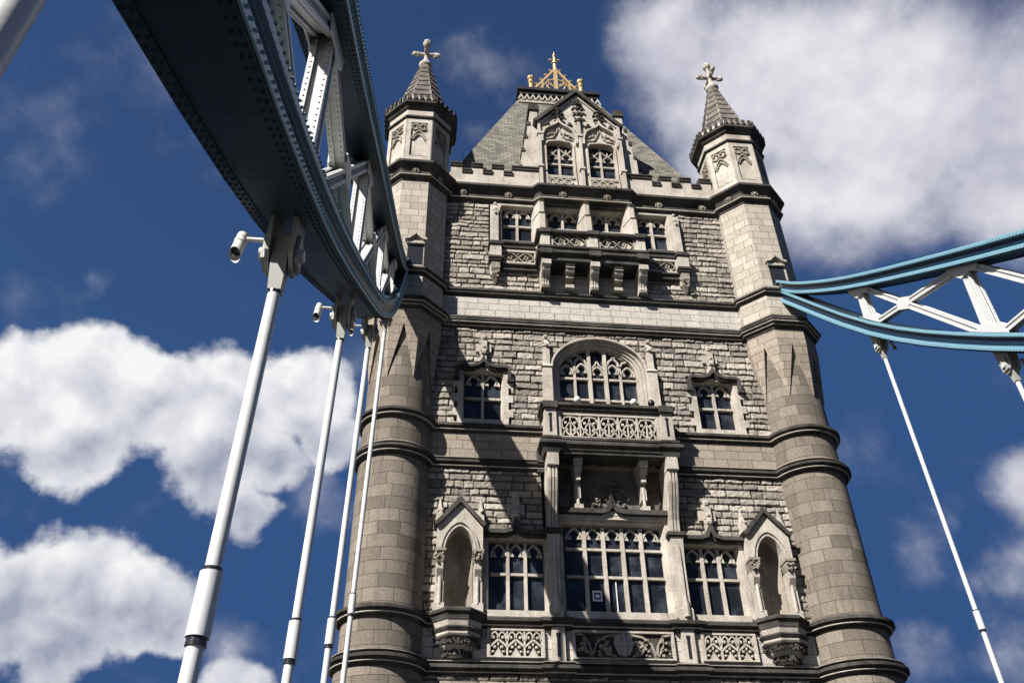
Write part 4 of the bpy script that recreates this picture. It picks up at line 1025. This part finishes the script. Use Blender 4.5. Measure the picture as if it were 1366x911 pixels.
def chain(sg, label):
    cx = sg*CXX
    ch = empty('suspension_chain', (cx, -1.2, 25), label=label, cat='suspension chain', group='blue and white suspension chains')
    up = spl(TOPC); lo = spl(BOTC)
    for nm, path, s in (('upper_chord', up, -1), ('lower_chord', lo, 1)):
        g = lambda a, b: (min(s*a, s*b), max(s*a, s*b))
        D = .52
        mb = MB(); sweep(mb, path, cx-.30, cx+.30, *g(.05, D-.05)); web = build(nm, mb, M['dkblue'], ch)
        mb = MB()
        for a, b, o in ((0,.11,.40),(D-.12,D-.015,.38),(.115,.135,.33),(D-.15,D-.13,.33)):
            for e in (-1, 1):
                x0, x1 = sorted((cx+e*.28, cx+e*o)); sweep(mb, path, x0, x1, *g(a, b))
        build('flange', mb, M['ltblue'], web)
        mb = MB()
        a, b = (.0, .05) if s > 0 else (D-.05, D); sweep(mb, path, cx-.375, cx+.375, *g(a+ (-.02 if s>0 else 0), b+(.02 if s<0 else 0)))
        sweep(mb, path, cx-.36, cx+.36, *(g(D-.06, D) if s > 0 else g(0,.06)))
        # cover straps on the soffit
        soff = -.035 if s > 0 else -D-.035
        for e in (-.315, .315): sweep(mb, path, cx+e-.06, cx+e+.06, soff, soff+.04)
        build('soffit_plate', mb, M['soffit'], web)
        mb = MB(); q = soff-.0
        rivets(mb, path, [cx-.345,cx-.285,cx+.285,cx+.345], q, None, .16, .02)
        rivets(mb, path, [cx-.2,cx+.2], q+.03, None, .22, .02)
        if s > 0: rivets(mb, path, [cx-.08,cx+.08], q+.03, None, .34, .024); rivets(mb, path, [cx-.14,cx+.03], q+.03, None, .62, .024)
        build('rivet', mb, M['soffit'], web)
        mb = MB()
        rivets(mb, path, [cx-sg*.412], [s*.055, s*(D-.07)], None, .14, .018, side=1); build('flange_rivet', mb, M['ltblue'], web)
    # web members
    for i, y in enumerate(NODES):
        zu = at(up, y)-.58; zl = at(lo, y)+.58
        mb = MB(); mr = MB()
        member(mb, mr, (y+.05, zl-.1), (y+.05, zu+.1), .40, .2, cx)
        nearn = build('vertical_post', mb, M['white'], ch); build('post_rivet', mr, M['white_old'], nearn)
        mb = MB()
        plate(mb, cx, [(y-.75, at(lo,y-.75)+.50), (y+.75, at(lo,y+.75)+.50), (y+.5, at(lo,y+.5)+.75), (y+.2, zl+.42), (y-.12, zl+.42), (y-.5, at(lo,y-.5)+.98)], (-.17, .17))
        plate(mb, cx, [(y-.7, at(up,y-.7)-.50), (y-.5, at(up,y-.5)-.9), (y-.12, zu-.4), (y+.2, zu-.4), (y+.55, at(up,y+.55)-.95), (y+.7, at(up,y+.7)-.50)], (-.17, .17))
        build('gusset_plate', mb, M['white'], ch)
        if i < len(NODES)-1:
            y2 = NODES[i+1]
            a = (y-.25, at(up,y-.25)-.65); b = (y2+.3, at(lo,y2+.3)+.65); c = (y-.3, at(lo,y-.3)+.65); d = (y2+.25, at(up,y2+.25)-.65)
            for (p, q) in ((a, b), (c, d)):
                mb = MB(); mr = MB(); member(mb, mr, p, q, .16, .16, cx, .12 if p is a else .09)
                o = build('diagonal_brace', mb, M['white'], ch); build('brace_rivet', mr, M['white_old'], o)
            # crossing gusset
            A, B, Cc, Dd = map(Vector, (a, b, c, d)); r_ = B-A; s_ = Dd-Cc; t = ((Cc-A).x*s_.y-(Cc-A).y*s_.x)/(r_.x*s_.y-r_.y*s_.x); X = A+r_*t
            u = r_.normalized(); v = s_.normalized()
            pl = []
            for dd in (u, -u, v, -v):
                for k in (-1, 1): pl.append(X+dd*.38+Vector((-dd.y,dd.x))*.115*k)
            pl.sort(key=lambda e: math.atan2(e.y-X.y, e.x-X.x)); mb = MB(); plate(mb, cx, [tuple(e) for e in pl], (-.14, .14))
            build('gusset_plate', mb, M['white'], ch)
    # hanger cheeks and pins under the lower chord
    hx_ = sg*HX
    for y in NODES[:5]:
        z = at(lo, y)
        mb = MB()
        for e in (-.125, .125):
            plate(mb, hx_, [(y-.26, at(lo,y-.26)+.02),(y-.2,z-.62),(y-.06,z-.76),(y+.1,z-.76),(y+.2,z-.62),(y+.28, at(lo,y+.28)+.02)], (e,), .045)
            plate(mb, hx_, [(y-.1,z-.3),(y-.13,z-.68),(y+.13,z-.68),(y+.1,z-.3)], (e*1.4,), .04)
        o = build('hanger_bracket', mb, M['white_old'], ch)
        mb = MB(); mb.tube((hx_-.2,y,z-.52),(hx_+.2,y,z-.52),.05,.05,14); mb.tube((hx_-.24,y,z-.52),(hx_-.19,y,z-.52),.075,.075,6); mb.tube((hx_+.19,y,z-.52),(hx_+.24,y,z-.52),.075,.075,6)
        build('hanger_pin', mb, M['white'], o)
    return ch
chain(-1, 'riveted blue suspension chain sweeping overhead, seen from below, on the shaded left turret')
chain(1, 'bright blue suspension chain meeting the right turret, white cross bracing against the sky')

LO = spl(BOTC)
def rod(sg, y, zc, label, r=.068):
    if y < -28: r = .08
    x = sg*HX; zt = at(LO, y)-.45
    o = empty('suspension_rod', (x, y, -1.5), label=label, cat='suspension rod', group='white suspension rods')
    X = lambda z: x+sg*.018*(zt-.6-z)
    mb = MB(); mb.tube((X(-1.4),y,-1.4),(X(zc),y,zc),r*1.05,r*1.05,24); mb.tube((X(zc),y,zc),(x,y,zt-.6),r,r,24); build('rod', mb, M['white'], o)
    mb = MB(); mb.tube((X(zc-.27),y,zc-.27),(X(zc+.27),y,zc+.27),r*1.42,r*1.42,32); build('turnbuckle_sleeve', mb, M['white'], o)
    mb = MB(); mb.tube((X(zc+.27),y,zc+.27),(X(zc+.31),y,zc+.31),r*1.2,r*1.2,24); mb.tube((X(zc-.34),y,zc-.34),(X(zc-.27),y,zc-.27),r*1.28,r*1.2,24); mb.tube((x,y,zt-.63),(x,y,zt-.6),r*1.12,r*1.12,24); build('collar', mb, M['lamp_recess_dark'], o)
    # forked head: wedge tapering up into the bracket
    mb = MB(); mb.loft([[(x-r,y-r,zt-.6),(x+r,y-r,zt-.6),(x+r,y+r,zt-.6),(x-r,y+r,zt-.6)], [(x-.085,y-.11,zt-.25),(x+.085,y-.11,zt-.25),(x+.085,y+.11,zt-.25),(x-.085,y+.11,zt-.25)], [(x-.085,y-.12,zt+.1),(x+.085,y-.12,zt+.1),(x+.085,y+.12,zt+.1),(x-.085,y+.12,zt+.1)]])
    build('rod_head', mb, M['white_old'], o)
ZC = [8.63, 6.07, 4.08, 2.56, 1.5]
YL = [-6.8,-12.2,-17.8,-23.4,-28.45]
lab = ['thinnest long white suspension rod, crossing in front of the left turret drum', 'white suspension rod running along the outer left edge of the left turret',
       'white suspension rod before sky and cloud, just right of the thickest long one', 'thickest long white suspension rod, hanging beside the largest floodlight', 'white suspension rod cut off by the top left corner of the photo']
for y, z, l in zip(YL, ZC, lab): rod(-1, y, z, l)
rod(1, -6.8, 8.6, 'long white suspension rod right of the tower against clear blue sky')
rod(1, -12.2, 6.1, 'short visible white suspension rod at the right edge of the photo')

def floodlight(sg, y, label, tilt=-.12):
    z = at(LO, y)-.38; x = sg*(HX+.46); x0 = sg*(HX+.13)
    o = empty('floodlight', (x0, y, z), label=label, cat='floodlight', group='floodlights under the chains')
    mb = MB(); mb.tube((x0,y,z+.06),(x,y,z+.06),.028,.028,10); mb.box(min(x0,x0+sg*.05),max(x0,x0+sg*.05),y-.06,y+.06,z-.02,z+.14); build('arm', mb, M['lamp'], o)
    top = Vector((x, y+.02, z+.13)); bot = Vector((x+sg*.02, y-.03, z-.14)); r = .062
    mb = MB(); mb.tube(top, bot, r, r*1.04, 24); mid = top.lerp(bot, .42); d = (bot-top).normalized()
    mb.tube(mid, mid+d*.035, r*1.14, r*1.14, 24); mb.tube(mid-d*.07, mid-d*.05, r*1.07, r*1.07, 24)
    build('housing', mb, M['lamp'], o)
    mb = MB(); n = 20; u = d.cross(Vector((0,1,0))).normalized(); w = d.cross(u)
    L1 = []; L2 = []
    for i in range(n+1):
        a = math.pi*2*i/n; e = u*math.cos(a)*r*1.08 + w*math.sin(a)*r*1.08
        L1.append(tuple(bot+e)); L2.append(tuple(bot+e+d*(.07+.06*math.cos(a+1.2))))
    mb.sm = True; mb.loft([L1, L2], cap=False, closed=False); build('visor', mb, M['lamp'], o)
    mb = MB(); mb.tube(bot+d*.002, bot+d*.012, r*.95, r*.95, 20); build('lens', mb, M['lamp_recess_dark'], o)
floodlight(-1, -23.4, 'large white floodlight on a bracket beside the nearest rod head')
floodlight(-1, -17.8, 'white floodlight on bracket, middle one of the left chain, before blue sky')
floodlight(-1, -12.2, 'small white floodlight half hidden beside the middle rod heads')
floodlight(1, -6.8, 'dark silhouetted floodlight beneath the right chain nearest the tower')
floodlight(1, -12.2, 'dark silhouetted floodlight beneath the right chain at the photo edge')

def globe(x, y, z, label, mat):
    o = empty('balcony_lamp', (x, y, z), label=label, cat='lamp', group='lamps on the balcony ledge')
    mb = MB(); mb.tube((x,y,z),(x,y,z+.12),.05,.05,10); mb.box(x-.08,x+.08,y-.08,y+.08,z,z+.03); build('stand', mb, M['lamp_recess_dark'], o)
    mb = MB(); mb.sm = True; mb.lathe(x, y-.04, [(.02,z+.1),(.12,z+.12),(.15,z+.22),(.14,z+.3),(.08,z+.38),(.01,z+.4)], 16, 0); build('housing', mb, M[mat], o)
globe(-1.22, -.8, 19.44, 'white dome lamp on the left half of the balcony ledge', 'lamp')
globe(1.18, -.8, 19.44, 'white dome lamp on the right half of the balcony ledge', 'lamp')
globe(1.93, -.8, 19.44, 'black dome lamp at the right end of the balcony ledge', 'lamp_recess_dark')

# ------------------------------------------------------------------ ground
def sheet(name, x0, x1, y0, y1, z, mat, th=0):
    mb = MB()
    if th: mb.box(x0, x1, y0, y1, z-th, z)
    else: mb.add([(x0,y0,z),(x1,y0,z),(x1,y1,z),(x0,y1,z)], [(0,1,2,3)])
    o = build(name, mb, mat); o['kind'] = 'structure'; return o
wm, nt, b = newmat('river_water'); b.inputs['Base Color'].default_value = (.02,.025,.02,1); b.inputs['Roughness'].default_value = .15
bp = N(nt, 'ShaderNodeBump'); bp.inputs['Strength'].default_value = .6; nt.links.new(noise(nt, N(nt,'ShaderNodeNewGeometry').outputs['Position'], .8, 5), bp.inputs['Height']); nt.links.new(bp.outputs[0], b.inputs['Normal'])
sheet('river', -3000, 3000, -3000, 3000, -12, wm)
sheet('bridge_deck', -11, 11, -70, 60, -2.0, M['paving'], 1.0)
sheet('road', -5.2, 5.2, -70, 60, -1.78, M['tarmac'], .22)
sheet('pavement', -9.9, -5.21, -70, -1.2, -1.65, M['paving'], .35); sheet('pavement', 5.21, 9.9, -70, -1.2, -1.65, M['paving'], .35)
mp_ = MB()
for k in range(22): mp_.box(-.06, .06, -68+k*6, -65+k*6, -1.778, -1.776)
o = build('road_marking', mp_, M['white']); o['kind'] = 'structure'

# ------------------------------------------------------------------ light, sky, camera
sun_dir = Vector((-1.02, -1.0, 1.2)).normalized()
sl = bpy.data.lights.new('sun', 'SUN'); sl.energy = 5.0; sl.angle = R(.5); sl.color = (1.0, .97, .925)
so = bpy.data.objects.new('sun', sl); C.objects.link(so); so.rotation_euler = sun_dir.to_track_quat('Z', 'Y').to_euler()
so.location = (-30,-30,60)
el = math.asin(sun_dir.z); rot = math.atan2(sun_dir.x, sun_dir.y)

camd = bpy.data.cameras.new('camera'); cam = bpy.data.objects.new('camera', camd); C.objects.link(cam)
F = 1150.; camd.sensor_width = 36; camd.lens = F/1366*36; camd.clip_end = 8000; camd.clip_start = .05
cam.location = (-7.31422, -30.53396, 0); cam.rotation_euler = (2.21729961, .01330417, -.10388628)
bpy.context.scene.camera = cam
RM = cam.rotation_euler.to_matrix()
def dirpx(x, y): return (RM @ Vector(((x-683)/F, (455.5-y)/F, -1))).normalized()

wd = bpy.data.worlds.new('World'); bpy.context.scene.world = wd; wd.use_nodes = True
nt = wd.node_tree; L = nt.links; bg = nt.nodes['Background']
sky = N(nt, 'ShaderNodeTexSky', sky_type='NISHITA'); sky.sun_disc = False; sky.sun_elevation = el; sky.sun_rotation = rot; sky.ozone_density = 4.0; sky.air_density = 1.0; sky.dust_density = .2
SKY = .05
tc = N(nt, 'ShaderNodeTexCoord'); D = tc.outputs['Generated']
# clouds fixed to directions in the sky: crisp cumulus and softer high cloud
CRISP = [(40,530,88,1),(130,512,88,1),(215,545,75,1),(110,600,70,1),(300,550,88,1),(405,525,72,1),(440,585,48,.95),(290,620,72,1),(375,620,52,.8),(335,685,42,.8),(-50,545,90,1),
         (20,805,85,1),(105,783,88,1),(190,812,64,1),(225,842,42,1),(80,860,60,.95),(-60,800,90,1),(305,920,55,.9)]
SOFT = [(900,60,88,1),(905,140,60,.7),(1000,110,140,1),(1130,110,165,1),(1270,130,170,1),(1370,150,170,1),(1180,235,130,.9),(1340,250,110,1),(960,220,80,.8),(1060,270,90,.75),(1130,310,60,.5),
        (1362,648,60,.75),(1225,735,60,.38),(1345,745,60,.42),(1225,880,80,.42),(1330,880,60,.36),(127,375,28,.33),(275,380,46,.24),(620,60,80,.18),(420,670,60,.5),(300,855,55,.4)]
def vm(op, a, b_):
    m = N(nt, 'ShaderNodeVectorMath', operation=op)
    for k, q in enumerate((a, b_)):
        if isinstance(q, tuple): m.inputs[k].default_value = q
        elif isinstance(q, float): m.inputs['Scale'].default_value = q
        else: L.new(q, m.inputs[k])
    return m.outputs[0]
def math2(op, a, b_, c=None):
    m = N(nt, 'ShaderNodeMath', operation=op)
    for i, q in enumerate((a, b_, c)):
        if q is None: continue
        if isinstance(q, (int, float)): m.inputs[i].default_value = q
        else: L.new(q, m.inputs[i])
    return m.outputs[0]
warp = N(nt, 'ShaderNodeTexNoise'); warp.inputs['Scale'].default_value = 9; warp.inputs['Detail'].default_value = 7; warp.inputs['Roughness'].default_value = .55; L.new(D, warp.inputs['Vector'])
DW = vm('ADD', D, vm('SCALE', vm('SUBTRACT', warp.outputs['Color'], (.5,.5,.5)), .07))
def field(src, lst, sm_):
    prev = None
    for x, y, r, q in lst:
        v = dirpx(x, y); rr = (dirpx(x+r*.7, y+r*.7)-dirpx(x-r*.7, y-r*.7)).length/2*1.3
        ds = N(nt, 'ShaderNodeVectorMath', operation='DISTANCE'); L.new(src, ds.inputs[0]); ds.inputs[1].default_value = v
        mr = N(nt, 'ShaderNodeMapRange'); mr.inputs['From Min'].default_value = rr; mr.inputs['From Max'].default_value = 0; mr.inputs['To Max'].default_value = q; L.new(ds.outputs['Value'], mr.inputs[0])
        if prev is None: prev = mr.outputs[0]
        else:
            o = N(nt, 'ShaderNodeMath', operation='SMOOTH_MAX'); L.new(prev, o.inputs[0]); L.new(mr.outputs[0], o.inputs[1]); o.inputs[2].default_value = sm_; prev = o.outputs[0]
    return prev
def mrange(src, a, b_, c=0., d=1., smooth=True):
    m = N(nt, 'ShaderNodeMapRange'); 
    if smooth: m.interpolation_type = 'SMOOTHSTEP'
    L.new(src, m.inputs[0]); m.inputs[1].default_value = a; m.inputs[2].default_value = b_; m.inputs[3].default_value = c; m.inputs[4].default_value = d; return m.outputs[0]
UP = tuple(x*.045 for x in (Vector(dirpx(683,0))-Vector(dirpx(683,911))).normalized()+Vector((-.35,0,0)))
fc = field(DW, CRISP, .10); fcd = field(vm('SUBTRACT', DW, UP), CRISP, .10)
fs_ = field(DW, SOFT, .15)
na = noise(nt, D, 16, 12, .60); nb = noise(nt, D, 5, 8, .55); nd = noise(nt, D, 13, 5, .5); nc = noise(nt, vm('ADD', D, tuple(x*.35 for x in UP)), 13, 5, .5)
dc = math2('ADD', fc, math2('MULTIPLY', math2('SUBTRACT', na, .5), .72)); dc = math2('MULTIPLY', dc, mrange(fc, 0, .12))
dsf = math2('ADD', math2('ADD', fs_, math2('MULTIPLY', math2('SUBTRACT', na, .5), .5)), math2('MULTIPLY', math2('SUBTRACT', nb, .5), 1.0)); dsf = math2('MULTIPLY', dsf, mrange(fs_, 0, .15))
ac = mrange(dc, .14, .40); as_ = mrange(dsf, .08, .72)
# tops catch the sun, undersides and hollows are grey
lc = math2('ADD', math2('ADD', .67, math2('MULTIPLY', math2('SUBTRACT', fcd, fc), .55)), math2('MULTIPLY', math2('SUBTRACT', nd, nc), 1.5))
lc = math2('ADD', lc, math2('MULTIPLY', math2('SUBTRACT', nb, .5), 1.1))
ls = math2('ADD', math2('ADD', .60, math2('MULTIPLY', math2('SUBTRACT', nb, .5), 1.9)), math2('MULTIPLY', math2('SUBTRACT', nd, nc), 1.0))
cc = ramp(nt, lc, [(.15, (.36,.39,.50)), (.55, (.68,.69,.76)), (.95, (.97,.97,.98))]).outputs[0]
cs2 = ramp(nt, ls, [(.05, (.36,.37,.50)), (.5, (.60,.60,.70)), (.95, (.86,.86,.90))]).outputs[0]
skc = mixc(nt, sky.outputs[0], (.44,.56,.74), 1.0, 'MULTIPLY')
sc = N(nt, 'ShaderNodeVectorMath', operation='SCALE'); L.new(skc, sc.inputs[0]); sc.inputs['Scale'].default_value = SKY
mnn = N(nt, 'ShaderNodeVectorMath', operation='MINIMUM'); L.new(sc.outputs[0], mnn.inputs[0]); mnn.inputs[1].default_value = (.0155,.040,.108)
mx = mixc(nt, mnn.outputs[0], vm('SCALE', cs2, .42), as_)
mx = mixc(nt, mx, vm('SCALE', cc, .43), ac)
L.new(mx, bg.inputs['Color']); bg.inputs['Strength'].default_value = 1.0

sc_ = bpy.context.scene
sc_.view_settings.view_transform = 'Standard'; sc_.view_settings.look = 'None'; sc_.view_settings.exposure = 1.15; sc_.view_settings.gamma = 1
sc_.render.resolution_x = 1024; sc_.render.resolution_y = 682
sc_.render.film_transparent = False
